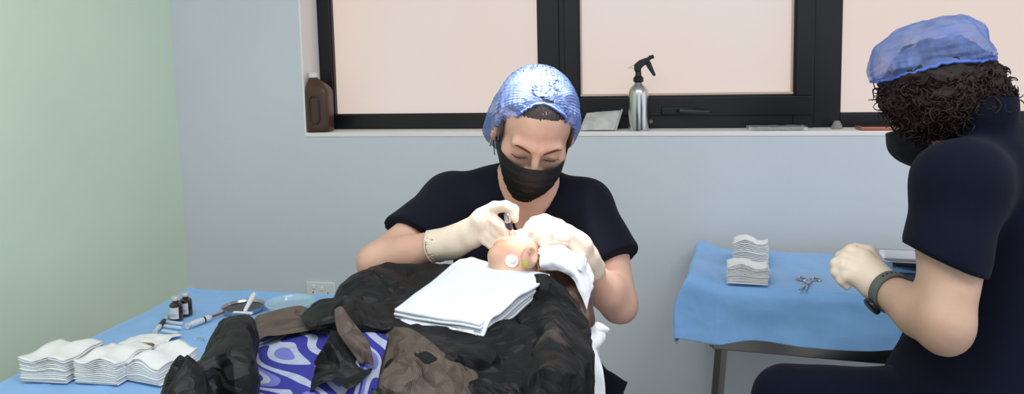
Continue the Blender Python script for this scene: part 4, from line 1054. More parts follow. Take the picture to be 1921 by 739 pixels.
sdf('scrub_top', m_top, ml, np.array([mh_[0] + .05, mh_[1], Mc[2] - .02]), .006, M_navy2, mp, 2)
def m_tr(Q):
    d = ell(Q, P(1905, 790, 1.47), (.19, .145, .13), RM)
    for h, k in ((mH1, mK1), (mH2, mK2)):
        a_, b_ = leg_pts(h, k); d = smin(d, chain(Q, a_, [.098, .068, .058]), .03)
    return d + wr(Q, .0035, 8, 16)
sdf('trousers', m_tr, ml - .05, np.array([mh_[0] + .1, mh_[1] + .1, .98]), .009, M_navy2, mp, 2)
glove('glove', mhand, [P(1640, 524, 1.435), P(1648, 532, 1.427), P(1662, 542, 1.412)], [.031, .0325, .0375], 8, mp, mat('latex_glove_pale', srgb(232, 212, 190), 0.45, sss=0.12, bump=0.25, bscale=180))  # base colour slightly paler than the woman's gloves
# watch strap over the wrist
wa = nrm(mE - mW); wc = mW + wa * .022; fz = frame_z(wa)
mb = MB(); R_ = .0375
mb.lathe(wc, [(R_, -.010), (R_ + .0022, -.009), (R_ + .0028, 0), (R_ + .0022, .009), (R_, .010), (R_ - .003, .009), (R_ - .003, -.009)], 48, ax=wa); wt = mb.build('watch_strap', mat('strap_rubber', srgb(92, 98, 92), 0.55), mp, smooth=True)
dn = nrm(V3(-.6, -.5, -.2)); dn = nrm(dn - wa * (dn @ wa))
mb = MB(); mb.lathe(wc + dn * (R_ + .0015), [(.016, 0), (.0175, .002), (.0175, .007), (.015, .009), (.001, .009)], 28, ax=dn); mb.build('watch_case', mat('watch_black', srgb(30, 32, 32), 0.25), wt, smooth=True)
upn = nrm(V3(0, 1, -.5)); upn = nrm(upn - wa * (upn @ wa)); sd = np.cross(wa, upn)
mb = MB()
for k_ in range(-2, 3):
    a = k_ * .22; nv = upn * math.cos(a) + sd * math.sin(a); mb.lathe(wc + nv * (R_ + .0022), [(.0022, 0), (.0022, .0009), (.001, .001)], 10, ax=nv)
mb.build('strap_hole', M_frame, wt)
# curly hair
def m_hair(Q, disp=True):
    q = (Q - Mc) @ MR / MS
    d = ell(q, (0, -.022, .020), (.096, .096, .096)); d = smin(d, ell(q, (0, -.056, -.028), (.076, .044, .055)), .03)
    qa = np.abs(q[:, 0]); 
    g_ = np.minimum(q[:, 1] - .040 - .15 * q[:, 2], .055 - q[:, 2]); d = smax(d, g_, .008); d = smax(d, np.minimum(q[:, 1] - .005, -.038 - q[:, 2]), .008); d = smax(d, -.078 - q[:, 2] - .35 * q[:, 1], .01)
    dd = .011 * pn(Q, 26, 5) + .009 * np.abs(pn(Q, 46, 9)) + .004 * pn(Q, 95, 2)
    return d * MS - (dd if disp else 0)
hr = sdf('hair', m_hair, Mc - .19, Mc + .19, .0035, M_hairM, mp, 1)
# separate curls standing on it
def curls(name, n, seed, m, parent):
    rs = np.random.RandomState(seed); co = np.array([v.co[:] for v in hr.data.vertices]); co = co[((co - P(1749, 130, 1.46)) @ cu) < -.012]; pick = co[rs.choice(len(co), n)]
    e_ = 1e-3; g = np.stack([m_hair(pick + e_ * np.eye(3)[k], False) - m_hair(pick - e_ * np.eye(3)[k], False) for k in range(3)], 1); g = nrm_rows(g)
    mb = MB()
    for i in range(n):
        ax_ = nrm(g[i] * .05 + rs.normal(size=3) * .45 + np.array([0, 0, -.7])); fz = frame_z(ax_); r0 = .0045 + .004 * rs.rand(); L_ = .018 + .018 * rs.rand(); ph = rs.rand() * 6; tw = rs.choice([-1, 1]) * (5 + 4 * rs.rand())
        pts = []
        for k in range(13):
            t_ = k / 12; rr = r0 * (1 - .4 * t_); pts.append(pick[i] + g[i] * (.0005 - .003 * t_) + ax_ * L_ * t_ + fz[:, 0] * rr * math.cos(ph + tw * t_) + fz[:, 1] * rr * math.sin(ph + tw * t_))
        mb.tube(pts, [.0020 * (1 - .8 * k / 12) + .0003 for k in range(13)], 5)
    return mb.build(name, m, parent, smooth=True, autos=False)
cf = nrm(V3(-.86, -.20, .47)); cu = nrm(_Z - cf * (_Z @ cf))
o_ = curls('curl', 1500, 5, M_hairM, hr); o_['kind'] = 'stuff'
cf = nrm(V3(-.86, -.20, .47)); cu = nrm(_Z - cf * (_Z @ cf)); CR_ = np.stack([np.cross(cf, cu), cf, cu], 1)
cap_mesh('hair_cap', P(1749, 130, 1.46), CR_, (0, .108, .0), (0, -.108, .0), .100, .094, M_cap, mp, seed=4, npl=9, phimax=93, band_w=.0030, pleat=.005, crum=.013, avoid=lambda Q: m_hair(Q, False) - .002)
# his mask and its loop
def MLc(x, y, z): return Mc + MR @ np.array([x, y, z]) * MS
rows = []
for i in range(11):
    v = i / 10; r_ = []
    for j in range(17):
        u = (j / 16) * 2 - 1; au = abs(u); z = (-.004 - .014 * au ** 2) + ((-.128 + .050 * au ** 2) - (-.004 - .014 * au ** 2)) * v; xm_ = .073 - .006 * v - .012 * v * v
        yc = .1045 + .020 * math.sin(math.pi * min(1, v * 1.25 + .08)) - .030 * v ** 2.2; yb = .008 + .018 * v; y = yb + (yc - yb) * max(0, 1 - au ** 2.3) ** .62
        r_.append(MLc(u * xm_, y, z))
    rows.append(r_)
mk = sheet('face_mask', rows, M_mask, mp, n=4, disp=lambda V: .0018 * crumple(V, 40, 8, 4), thick=.0012)
mb = MB(); x_ = nearx; mb.tube([MLc(x_ * .072, .014, -.020), MLc(x_ * .078, .004, .004), MLc(x_ * .084, -.012, .020), MLc(x_ * .085, -.028, .0), MLc(x_ * .080, -.022, -.03), MLc(x_ * .070, .012, -.062)], .0013, 6); mb.build('ear_loop', M_mask, mk, smooth=True)
for h, k in ((mH1, mK1), (mH2, mK2)):
    a_, b_ = leg_pts(h, k); sdf('shoe', lambda Q: smax(smin(cone(Q, b_[0] + _Z * .0, b_[1] + gM * .03, .048, .040), cone(Q, b_[0] + _Z * .04, b_[0], .046, .046), .02), -(Q[:, 2] - b_[1][2] + .035), .004), np.minimum(b_[0], b_[1]) - .12, np.maximum(b_[0], b_[1]) + .12, .006, M_blk, mp, 1)
stool('black round stool under the seated man at the right', P(1905, 790, 1.47), P(1905, 790, 1.47)[2] - .135)
print('man seat', P(1905, 790, 1.47), 'knee', mK1, 'woman hip', hipW)
# ================================================================== left table and what lies on it
LX0, LX1 = -1.474, -0.965; LY0, LY1 = 1.27, 2.045
t = thing('steel_trolley', 'stainless steel instrument trolley in the corner by the green wall', 'table', ((LX0 + LX1) / 2, (LY0 + LY1) / 2, 0))
mb = MB(); mb.quadbox((LX0, LY0, LZ - .02), (LX1, LY1, LZ - .001), 0); mb.build('tabletop', M_steel, t, bevel=.003)
mb = MB(); mb.quadbox((LX0 + .03, LY0 + .03, .25), (LX1 - .03, LY1 - .03, .265), 0); mb.build('shelf', M_steel, t, bevel=.003)
for x in (LX0 + .03, LX1 - .03):
    for y in (LY0 + .03, LY1 - .03):
        mb = MB(); mb.tube([(x, y, LZ - .02), (x, y, .05)], .014, 12); mb.lathe((x, y, .03), [(.006, -.011), (.028, -.010), (.028, .010), (.006, .011)], 18, ax=(1, 0, 0)); mb.build('leg', M_steel, t, smooth=True)
rows = []
for yy, zz, ov in ((LY1 + .045, LZ - .12, 0), (LY1 + .035, LZ - .03, 0), (LY1 + .020, LZ + .010, 1), (LY1 - .04, LZ + .004, 1), (LY1 - .25, LZ + .004, 1), (LY1 - .45, LZ + .004, 1), (LY0 + .15, LZ + .004, 1), (LY0 + .02, LZ + .004, 1), (LY0 - .012, LZ - .005, 0), (LY0 - .025, LZ - .07, 0), (LY0 - .02, LZ - .14, 0)):
    r_ = []
    for k_, (x, dz) in enumerate(((LX0 - .035, -.12), (LX0 - .030, -.05), (LX0 - .012, -.002), (LX0 + .04, 0), (LX0 + .14, 0), (LX0 + .26, 0), (LX0 + .38, 0), (LX1 - .04, 0), (LX1 + .012, -.002), (LX1 + .03, -.05), (LX1 + .035, -.12))):
        z = min(zz + dz, zz) if ov else min(LZ + dz, zz)
        r_.append((x, yy, z))
    rows.append(r_)
def lfold(V):
    d = 0
    for x_ in (LX0 + .13, LX0 + .28, LX0 + .43): d = d + .0014 * np.exp(-((V[:, 0] - x_) / .004) ** 2)
    for y_ in (1.45, 1.62, 1.79, 1.96): d = d + .0014 * np.exp(-((V[:, 1] - y_) / .004) ** 2)
    return -d
def lab(V):
    i_ = (V[:, 0] > LX0 - .003) & (V[:, 0] < LX1 + .003) & (V[:, 1] > LY0 - .003) & (V[:, 1] < LY1 + .003); V = V.copy(); V[i_, 2] = np.clip(V[i_, 2], LZ + .0015, LZ + .0075); return V
t = thing('blue_drape', 'light blue drape over the trolley by the green wall', 'drape', ((LX0 + LX1) / 2, (LY0 + LY1) / 2, LZ + .004))
sheet('cloth', rows, M_blue, t, n=18, amp=.003, sc=7, facets=(.006, 9), seed=14, disp=lfold, thick=.0008, post=lab)
e = .0088
def L3(px, py, dz=0.0): return LT(px, py, e + dz)
gauze_stack('white gauze stack at the left front corner of the left table, leftmost of three', L3(120, 697), .04, .115, .125, .056, 14, 31, .0055)
gauze_stack('white gauze stack on the left table, middle one of the three in front', L3(217, 700), .02, .108, .125, .054, 13, 32, .006)
gauze_stack('white gauze stack on the left table, nearest the black drape', L3(306, 700), -.18, .100, .115, .050, 13, 36, .0075)
# amber vials
M_amber = mat('amber_glass', srgb(48, 22, 18), 0.08, spec=0.9, coat=0.6)
M_label = mat('paper_label', srgb(214, 216, 222), 0.6)
M_ink = mat('printed_ink', srgb(96, 98, 112), 0.6)
def vial(label, c, h):
    t = thing('glass_vial', label, 'vial', c, 'amber vials'); r = h * .265; c = np.array(c)
    mb = MB(); mb.lathe(c, [(r * .9, 0), (r, .001), (r, h * .62), (r * .93, h * .70), (r * .62, h * .76), (r * .50, h * .79), (r * .50, h * .86)], 32); mb.build('bottle', M_amber, t, smooth=True)
    mb = MB(); mb.lathe(c + np.array([0, 0, h * .85]), [(r * .55, 0), (r * .68, .0005), (r * .68, h * .12), (r * .62, h * .14), (r * .001, h * .142)], 32); mb.build('crimp_cap', mat('crimp_silver', srgb(206, 206, 208), 0.35, metal=.4), t, smooth=True)
    d0 = math.atan2(-c[1], -c[0]); mb = MB(); vs = []; n = 22; a0 = d0 - 1.1 - .35
    for k_ in range(n + 1):
        a = a0 + 1.75 * k_ / n
        for z in (h * .10, h * .58): vs.append(c + np.array([(r + .0003) * math.cos(a), (r + .0003) * math.sin(a), z]))
        for z in (h * .58, h * .10): vs.append(c + np.array([(r + .0008) * math.cos(a), (r + .0008) * math.sin(a), z]))
    fs = [(4 * k_ + i, 4 * k_ + (i + 1) % 4, 4 * k_ + 4 + (i + 1) % 4, 4 * k_ + 4 + i) for k_ in range(n) for i in range(4)] + [(0, 1, 2, 3), tuple(4 * n + i for i in (3, 2, 1, 0))]
    mb.add(vs, fs); lb_ = mb.build('label', M_label, t, smooth=True)
    mb = MB()
    for z, a1, a2 in ((.22, .75, 1.1), (.26, .75, 1.15), (.30, .75, 1.0), (.22, .35, .5), (.28, .35, .42)):
        pts = [c + np.array([(r + .0009) * math.cos(a0 + a), (r + .0009) * math.sin(a0 + a), h * z]) for a in np.linspace(a1, a2 + .3, 5)]; mb.tube(pts, .0004, 4)
    mb.build('print', M_ink, lb_)
vial('small amber glass vial with white label, front one of the pair on the left table', L3(332, 599), .066)
vial('small amber glass vial with white label, rear one of the pair on the left table', L3(350, 590), .064)
# razor, dark dish, glass dish
def dish(name, label, cat, c, r, h, m, wall=.0025):
    t = thing(name, label, cat, c); mb = MB(); mb.lathe(c, [(r * .82, 0), (r * .9, .001), (r, h), (r + .001, h + .001), (r - wall, h), (r * .9 - wall, .0035), (r * .4, .003)], 56); mb.build('dish', m, t, smooth=True); return t
M_gl2 = mat('thin_glass', srgb(210, 232, 236), 0.05, alpha=.30, spec=1.0)
c1 = L3(545, 576); t = dish('petri_dish', 'large clear glass dish on the left table, behind the brown drape fold', 'dish', c1, .069, .016, M_gl2)
mb = MB(); mb.tube([c1 + np.array([.0695 * math.cos(a), .0695 * math.sin(a), .0165]) for a in np.linspace(0, 2 * math.pi, 65)[:-1]], .0014, 6, closed=True); mb.tube([c1 + np.array([.058 * math.cos(a), .058 * math.sin(a), .0035]) for a in np.linspace(0, 2 * math.pi, 65)[:-1]], .0011, 6, closed=True); mb.build('rim', mat('glass_rim', srgb(196, 226, 224), 0.1, alpha=.75), t, smooth=True)
c2 = L3(457, 582); t = dish('metal_bowl', 'shallow steel bowl with dark liquid under the white razor', 'bowl', c2, .060, .014, M_chrome)
mb = MB(); mb.lathe(c2 + np.array([0, 0, .0035]), [(.0535, 0), (.0545, .005), (.001, .0052)], 40); mb.build('liquid', mat('dark_liquid', srgb(34, 22, 22), 0.08), t, smooth=True)
t = thing('razor', 'white disposable razor leaning on the steel bowl', 'razor', c2 + np.array([0, 0, .014])); M_raz = mat('white_razor', srgb(238, 232, 236), 0.35)
a_, b_ = L3(459, 584, .022), P(477, 551, depth(c2) - .0)
mb = MB(); mb.tube([a_ + (b_ - a_) * k for k in (0, .06, .25, .6, .9, 1)], [.003, .0055, .0058, .0070, .0078, .005], 12); mb.build('handle', M_raz, t, smooth=True)
h1, h2 = L3(438, 586, .019), L3(473, 588, .019); mb = MB(); v_ = nrm(h2 - h1); mb.box((h1 + h2) / 2, (np.linalg.norm(h2 - h1), .012, .006), np.stack([v_, np.cross(_Z, v_), _Z], 1)); mb.build('razor_head', M_raz, t, bevel=.0015)
mb = MB(); mb.box((h1 + h2) / 2 + np.array([0, -.0065, 0]), (np.linalg.norm(h2 - h1) * .92, .0012, .003), np.stack([v_, np.cross(_Z, v_), _Z], 1)); mb.build('blade', M_chrome, t)
# syringes
M_clear = mat('syringe_plastic', srgb(226, 228, 232), 0.25, alpha=.85)
def syringe(label, a, b, r, band=None, tip=None, fill=None, needle=.012):
    a, b = np.array(a), np.array(b); ax = nrm(b - a); L_ = np.linalg.norm(b - a); t = thing('syringe', label, 'syringe', a, 'syringes on the left table')
    mb = MB(); mb.lathe(a, [(r * .55, 0), (r * .55, L_ * .12), (r * .9, L_ * .13), (r * .98, L_ * .17), (r, L_ * .18), (r, L_ * .86), (r * .5, L_ * .90), (r * .35, L_)], 20, ax=ax); mb.build('barrel', fill or M_clear, t, smooth=True)
    mb = MB(); mb.lathe(a, [(r * 1.1, -.002), (r * 1.1, .0), (r * .4, .001)], 16, ax=ax); mb.build('plunger', M_clear, t, smooth=True)
    if band: mb = MB(); mb.lathe(a, [(r * .9, L_ * band[0]), (r * 1.04, L_ * band[0]), (r * 1.04, L_ * band[1]), (r * .9, L_ * band[1])], 20, ax=ax); mb.build('stopper_band', mat('rubber_black', srgb(36, 34, 40), .4), t, smooth=True)
    mb = MB(); mb.lathe(b, [(r * .4, -.002), (r * .45, 0), (r * .35, needle * .5), (r * .12, needle)], 12, ax=ax); mb.build('needle_hub', mat('needle_hub', tip or srgb(200, 200, 205), .3), t, smooth=True)
    return t
syringe('clear syringe in front of the amber vials, pointing at the steel bowl', L3(352, 611, .008), L3(398, 594, .008), .0085, (.62, .68), srgb(150, 70, 60), None, .05)
syringe('slim syringe with dark band lying left of the amber vials', L3(291, 622, .006), L3(318, 590, .006), .0065, (.30, .62), srgb(225, 225, 228))
syringe('slim syringe with dark stopper lying behind the right gauze stack', L3(285, 651, .007), L3(330, 658, .007), .0065, (.84, .92), srgb(200, 160, 160))
mb = MB(); mb.lathe(L3(264, 648, .010), [(.001, 0), (.0075, .001), (.0085, .004), (.0085, .032), (.007, .036), (.001, .037)], 20, ax=(1, -.05, 0)); tag(mb.build('ampoule', mat('amber_brown', srgb(128, 98, 62), 0.2, coat=.4), smooth=True), 'short brown capped tube lying on the crumpled gauze of the left table', 'tube')
M_tube = mat('clear_tube', srgb(225, 238, 248), 0.12, alpha=.55, spec=.8)
for (xa, ya, xb, yb, lab_) in ((310, 603, 342, 607, 'rearmost'), (308, 611, 340, 615, 'second from the back'), (304, 620, 334, 625, 'nearest')):
    a_, b_ = L3(xa, ya, .0048), L3(xb, yb, .0048); mb = MB(); mb.lathe(a_, [(.0008, 0), (.0040, .001), (.0046, .005), (.0046, np.linalg.norm(b_ - a_) - .003), (.003, np.linalg.norm(b_ - a_))], 14, ax=b_ - a_)
    tag(mb.build('clear_tube', M_tube, smooth=True), f'small clear plastic tube lying before the amber vials, {lab_} of three', 'tube', 'clear tubes on the left table')
for (xa, ya, lab_) in ((184, 663, 'left'), (199, 661, 'right')):
    mb = MB(); mb.lathe(L3(xa, ya), [(.006, 0), (.0085, .001), (.0085, .004), (.004, .006), (.004, .014), (.006, .0145), (.006, .017), (.001, .0175)], 16); tag(mb.build('plastic_cap', M_tube, smooth=True), f'tiny clear plastic cap behind the gauze stacks, {lab_} one of two', 'cap', 'clear caps')
# opened crumpled gauze
cc = [L3(205, 660), L3(262, 629), L3(342, 630), L3(300, 652)]
rows = []
for i in range(7):
    a = i / 6; r_ = []
    for j in range(9):
        b = j / 8; p = (cc[0] * (1 - b) + cc[3] * b) * (1 - a) + (cc[1] * (1 - b) + cc[2] * b) * a
        p = p + np.array([0, 0, .003 + .012 * abs(math.sin(2.3 * a * 3 + b * 4)) * math.sin(math.pi * min(1, max(0, a))) * (0.4 + .6 * math.sin(math.pi * b))]); r_.append(p)
    rows.append(r_)
def up0(V): V = V.copy(); V[:, 2] = np.maximum(V[:, 2], LZ + e + .001); return V
o_ = sheet('gauze_sheet', rows, M_gauze, None, n=6, amp=.004, sc=28, seed=21, thick=.0015, post=up0); tag(o_, 'crumpled opened white gauze sheet lying behind the gauze stacks', 'gauze')
mb = MB(); mb.tube([L3(366, 636, .002), L3(373, 633, .004), L3(381, 635, .002), L3(384, 640, .002)], .0012, 6); tag(mb.build('suture_needle', M_chrome, smooth=True), 'tiny curved needle lying on the left blue drape', 'needle')
q = PZ(-40, 742, .60); print('stool left', q, WX)
stool('dark round stool at the left edge, between the green wall and the trolley', (max(q[0], WX + .275), q[1], .6), .60, .17)

# ================================================================== drapes over the patient
def drape_mat(name, brown):
    m = bpy.data.materials.new(name); m.use_nodes = True; N, L = nt(m); b = N['Principled BSDF']; b.inputs['Roughness'].default_value = 0.60; b.inputs['Specular IOR Level'].default_value = 0.32; b.inputs['Sheen Weight'].default_value = 0.0
    tc = N.new('ShaderNodeTexCoord'); n = N.new('ShaderNodeTexNoise'); n.inputs['Scale'].default_value = 5.5; n.inputs['Detail'].default_value = 3; n.inputs['Distortion'].default_value = 1.2
    mr = N.new('ShaderNodeMapRange'); mr.inputs[1].default_value = 0.63 - brown; mr.inputs[2].default_value = 0.73 - brown
    mx = N.new('ShaderNodeMix'); mx.data_type = 'RGBA'; mx.inputs[6].default_value = (*srgb(15, 15, 17), 1); mx.inputs[7].default_value = (*srgb(92, 79, 70), 1)  # brown tone stands in for light passing through a single layer
    L.new(tc.outputs['Object'], n.inputs['Vector']); L.new(n.outputs['Fac'], mr.inputs[0]); L.new(mr.outputs[0], mx.inputs[0])
    wv = N.new('ShaderNodeTexWave'); wv.inputs['Scale'].default_value = 130; wv.inputs['Distortion'].default_value = 1.5; m2 = N.new('ShaderNodeMix'); m2.data_type = 'RGBA'; m2.blend_type = 'MULTIPLY'; m2.inputs[0].default_value = .35
    L.new(tc.outputs['Object'], wv.inputs['Vector']); L.new(mx.outputs[2], m2.inputs[6]); L.new(wv.outputs['Color'], m2.inputs[7]); L.new(m2.outputs[2], b.inputs['Base Color'])
    bp = N.new('ShaderNodeBump'); bp.inputs['Strength'].default_value = .35; bp.inputs['Distance'].default_value = .0015; n2 = N.new('ShaderNodeTexNoise'); n2.inputs['Scale'].default_value = 60; n2.inputs['Detail'].default_value = 6
    L.new(tc.outputs['Object'], n2.inputs['Vector']); L.new(n2.outputs['Fac'], bp.inputs['Height']); prev = bp
    ws_ = N.new('ShaderNodeTexNoise'); ws_.inputs['Scale'].default_value = 9; ws_.inputs['Detail'].default_value = 2; va = N.new('ShaderNodeVectorMath'); va.operation = 'MULTIPLY_ADD'; va.inputs[1].default_value = (.09, .09, .09)
    L.new(tc.outputs['Object'], ws_.inputs['Vector']); L.new(ws_.outputs['Color'], va.inputs[0]); L.new(tc.outputs['Object'], va.inputs[2])
    for sc_, di_, st_ in ((9, .035, .85), (24, .012, .6)):
        vo = N.new('ShaderNodeTexVoronoi'); vo.distance = 'MANHATTAN'; vo.inputs['Scale'].default_value = sc_
        b2 = N.new('ShaderNodeBump'); b2.inputs['Strength'].default_value = st_; b2.inputs['Distance'].default_value = di_
        mpp = N.new('ShaderNodeMapping'); mpp.inputs['Rotation'].default_value = (.5 + sc_, .8, 1.1); L.new(va.outputs[0], mpp.inputs[0])
        L.new(mpp.outputs[0], vo.inputs['Vector']); L.new(vo.outputs['Distance'], b2.inputs['Height']); L.new(prev.outputs[0], b2.inputs['Normal']); prev = b2
    L.new(prev.outputs[0], b.inputs['Normal'])
    return m
M_dr, M_drb = drape_mat('black_nonwoven', .0), drape_mat('black_nonwoven_single', .36)
dt = thing('black_drape', 'crumpled black and brown nonwoven drape covering the patient\'s chest and arms', 'drape', B(.25, 0, 1.0))
def rowsP(*R): return [[P(*p) for p in r] for r in R]
main = rowsP(
 [(628, 590, 1.45), (668, 575, 1.50), (725, 560, 1.55), (800, 545, 1.57), (870, 540, 1.55), (935, 545, 1.50), (985, 548, 1.44), (1030, 550, 1.42), (1062, 560, 1.40), (1098, 600, 1.36)],
 [(632, 562, 1.40), (664, 517, 1.42), (715, 499, 1.46), (790, 493, 1.48), (866, 498, 1.46), (940, 508, 1.42), (988, 512, 1.37), (1024, 522, 1.340), (1058, 548, 1.325), (1098, 606, 1.29)],
 [(640, 590, 1.30), (684, 556, 1.33), (730, 545, 1.34), (800, 535, 1.38), (866, 535, 1.375), (940, 545, 1.35), (988, 550, 1.31), (1028, 556, 1.265), (1064, 582, 1.255), (1105, 624, 1.25)],
 [(655, 620, 1.22), (700, 592, 1.23), (742, 590, 1.25), (800, 600, 1.23), (866, 612, 1.21), (935, 622, 1.20), (985, 610, 1.19), (1030, 596, 1.17), (1070, 612, 1.17), (1110, 645, 1.18)],
 [(668, 655, 1.14), (715, 640, 1.13), (760, 635, 1.11), (810, 645, 1.09), (870, 655, 1.09), (930, 665, 1.11), (975, 662, 1.13), (1030, 645, 1.09), (1074, 655, 1.09), (1113, 680, 1.12)],
 [(680, 700, 1.07), (722, 692, 1.04), (765, 690, 1.03), (815, 700, 1.03), (875, 708, 1.05), (925, 715, 1.09), (965, 715, 1.045), (1025, 690, .985), (1078, 698, 1.04), (1117, 720, 1.10)],
 [(684, 770, 1.02), (722, 770, 1.00), (765, 770, .99), (815, 775, 1.00), (870, 780, 1.04), (920, 780, 1.08), (958, 772, 1.04), (1020, 726, .960), (1080, 750, 1.03), (1120, 790, 1.09)],
 [(684, 960, 1.00), (722, 960, .98), (765, 960, .98), (815, 960, .99), (870, 960, 1.03), (920, 960, 1.07), (950, 900, 1.04), (1015, 750, .950), (1082, 800, 1.03), (1120, 960, 1.09)])
def on_body(V):
    for _ in range(2):
        e_ = 1e-3; near = p_body(V) < .012
        if not near.any(): break
        Q = V[near]; d = p_body(Q); g = nrm_rows(np.stack([p_body(Q + e_ * np.eye(3)[k]) - p_body(Q - e_ * np.eye(3)[k]) for k in range(3)], 1)); V = V.copy(); V[near] = Q + g * np.clip(.006 - d, 0, .05)[:, None]
    return V
sheet('sheet', main, M_dr, dt, n=16, facets=(.030, 8), amp=.0075, sc=9, seed=41, thick=.0008, post=on_body)
fold1 = rowsP(
 [(700, 640, 1.10), (716, 618, 1.11), (738, 606, 1.11), (772, 604, 1.10), (800, 622, 1.08), (836, 652, 1.06), (868, 676, 1.05), (905, 690, 1.06), (950, 704, 1.09)],
 [(702, 648, 1.085), (718, 628, 1.09), (742, 618, 1.085), (775, 620, 1.07), (803, 640, 1.055), (836, 668, 1.035), (868, 692, 1.03), (903, 706, 1.045), (944, 720, 1.08)],
 [(697, 680, 1.05), (716, 668, 1.045), (745, 660, 1.03), (778, 662, 1.02), (806, 680, 1.015), (836, 705, 1.00), (866, 722, 1.00), (900, 735, 1.02), (935, 745, 1.06)],
 [(684, 725, 1.01), (712, 718, 1.0), (745, 712, .985), (778, 714, .98), (806, 724, .98), (836, 740, .98), (866, 752, .985), (898, 765, 1.0), (928, 775, 1.05)],
 [(672, 800, .99), (706, 800, .975), (742, 800, .965), (776, 800, .96), (806, 800, .96), (836, 805, .965), (866, 815, .97), (896, 820, .99), (925, 825, 1.04)])
sheet('fold', fold1, M_drb, dt, n=14, facets=(.024, 9), amp=.0065, sc=10, seed=52, thick=.0008)
# front left hanging fold
foldB = rowsP(
 [(345, 729, 1.02), (352, 709, 1.03), (375, 659, 1.04), (396, 621, 1.05), (418, 603, 1.06), (448, 599, 1.06), (473, 599, 1.05), (486, 631, 1.035), (489, 689, 1.02), (487, 769, 1.0)],
 [(320, 754, .96), (350, 699, .97), (372, 669, .98), (395, 627, .99), (414, 601, 1.0), (444, 594, 1.0), (468, 596, .995), (480, 631, .985), (484, 689, .975), (483, 779, .96)],
 [(306, 749, .90), (340, 699, .90), (368, 681, .92), (390, 659, .935), (412, 634, .945), (440, 624, .945), (463, 631, .94), (474, 664, .935), (478, 719, .93), (478, 799, .92)],
 [(296, 769, .86), (325, 721, .86), (360, 709, .875), (386, 704, .885), (410, 689, .895), (436, 684, .895), (458, 694, .895), (468, 719, .89), (472, 759, .89), (473, 829, .89)],
 [(280, 909, .84), (318, 869, .83), (355, 859, .84), (384, 859, .85), (408, 859, .86), (434, 859, .86), (455, 869, .86), (464, 879, .86), (468, 899, .86), (470, 949, .86)])
sheet('hanging_fold', foldB, M_dr, dt, n=14, facets=(.024, 9), amp=.0055, sc=10, seed=63, thick=.0008)
foldB2 = rowsP(
 [(290, 800, .86), (318, 700, .86), (346, 663, .865), (362, 672, .86), (382, 700, .855), (398, 745, .85)],
 [(284, 820, .835), (312, 720, .83), (344, 684, .83), (362, 694, .825), (380, 722, .82), (392, 765, .82)],
 [(280, 850, .815), (306, 770, .80), (340, 740, .80), (360, 745, .80), (376, 770, .80), (386, 800, .80)],
 [(276, 950, .80), (300, 930, .79), (338, 920, .785), (358, 920, .785), (374, 930, .79), (382, 950, .79)])
sheet('front_fold', foldB2, M_dr, dt, n=12, facets=(.020, 11), seed=66, thick=.0008)
# brown single-layer band above the gown
foldC = rowsP(
 [(468, 612, 1.16), (478, 590, 1.17), (505, 583, 1.18), (540, 578, 1.20), (575, 580, 1.21), (610, 590, 1.22), (650, 605, 1.22)],
 [(474, 618, 1.11), (486, 598, 1.12), (512, 592, 1.13), (545, 588, 1.14), (580, 592, 1.15), (612, 600, 1.15), (655, 612, 1.15)],
 [(484, 626, 1.07), (498, 618, 1.08), (525, 613, 1.085), (555, 609, 1.09), (588, 608, 1.10), (618, 612, 1.10), (658, 622, 1.10)],
 [(486, 640, 1.055), (500, 630, 1.06), (528, 624, 1.065), (558, 620, 1.07), (590, 617, 1.08), (620, 620, 1.08), (660, 630, 1.08)])
sheet('top_band', foldC, M_drb, dt, n=10, facets=(.016, 12), seed=71, thick=.0008)
# rolled collar: dark roll with an open loop and a brown strap
foldD = rowsP(
 [(566, 598, 1.12), (590, 578, 1.14), (622, 562, 1.16), (655, 558, 1.18), (688, 570, 1.18), (712, 588, 1.17), (738, 596, 1.16)],
 [(570, 602, 1.075), (592, 590, 1.085), (624, 576, 1.10), (658, 574, 1.11), (690, 586, 1.12), (713, 600, 1.12), (738, 606, 1.12)],
 [(582, 612, 1.05), (600, 606, 1.055), (626, 598, 1.06), (655, 598, 1.07), (684, 606, 1.08), (708, 614, 1.09), (732, 618, 1.10)],
 [(600, 622, 1.06), (614, 622, 1.06), (632, 620, 1.06), (654, 618, 1.07), (680, 622, 1.08), (702, 626, 1.09), (722, 628, 1.10)])
sheet('rolled_edge', foldD, M_dr, dt, n=12, facets=(.022, 13), seed=77, thick=.0008)
foldE = rowsP(
 [(628, 582, 1.05), (640, 576, 1.05), (652, 590, 1.045), (664, 606, 1.04)],
 [(630, 600, 1.035), (644, 596, 1.03), (662, 606, 1.025), (678, 620, 1.02)],
 [(634, 622, 1.025), (650, 620, 1.02), (674, 628, 1.015), (692, 642, 1.01)],
 [(652, 650, 1.01), (666, 648, 1.005), (684, 655, 1.0), (700, 668, 1.0)],
 [(676, 682, 1.0), (684, 682, 1.0), (694, 684, .995), (702, 690, .995)])
sheet('strap', foldE, M_drb, dt, n=10, facets=(.008, 12), seed=79, thick=.0008)
foldF = rowsP(
 [(622, 622, 1.045), (640, 626, 1.04), (660, 650, 1.03), (682, 676, 1.015), (700, 688, 1.01)],
 [(610, 650, 1.025), (632, 655, 1.015), (655, 670, 1.005), (678, 692, .995), (694, 700, .99)],
 [(588, 678, 1.01), (612, 676, 1.0), (640, 688, .99), (664, 705, .98), (680, 712, .975)],
 [(570, 712, .99), (590, 700, .98), (618, 704, .97), (648, 712, .965), (668, 722, .96)],
 [(558, 748, .975), (572, 738, .965), (600, 720, .96), (628, 716, .96), (652, 730, .955)])
sheet('lower_fold', foldF, M_dr, dt, n=12, facets=(.016, 10), seed=83, thick=.0008)
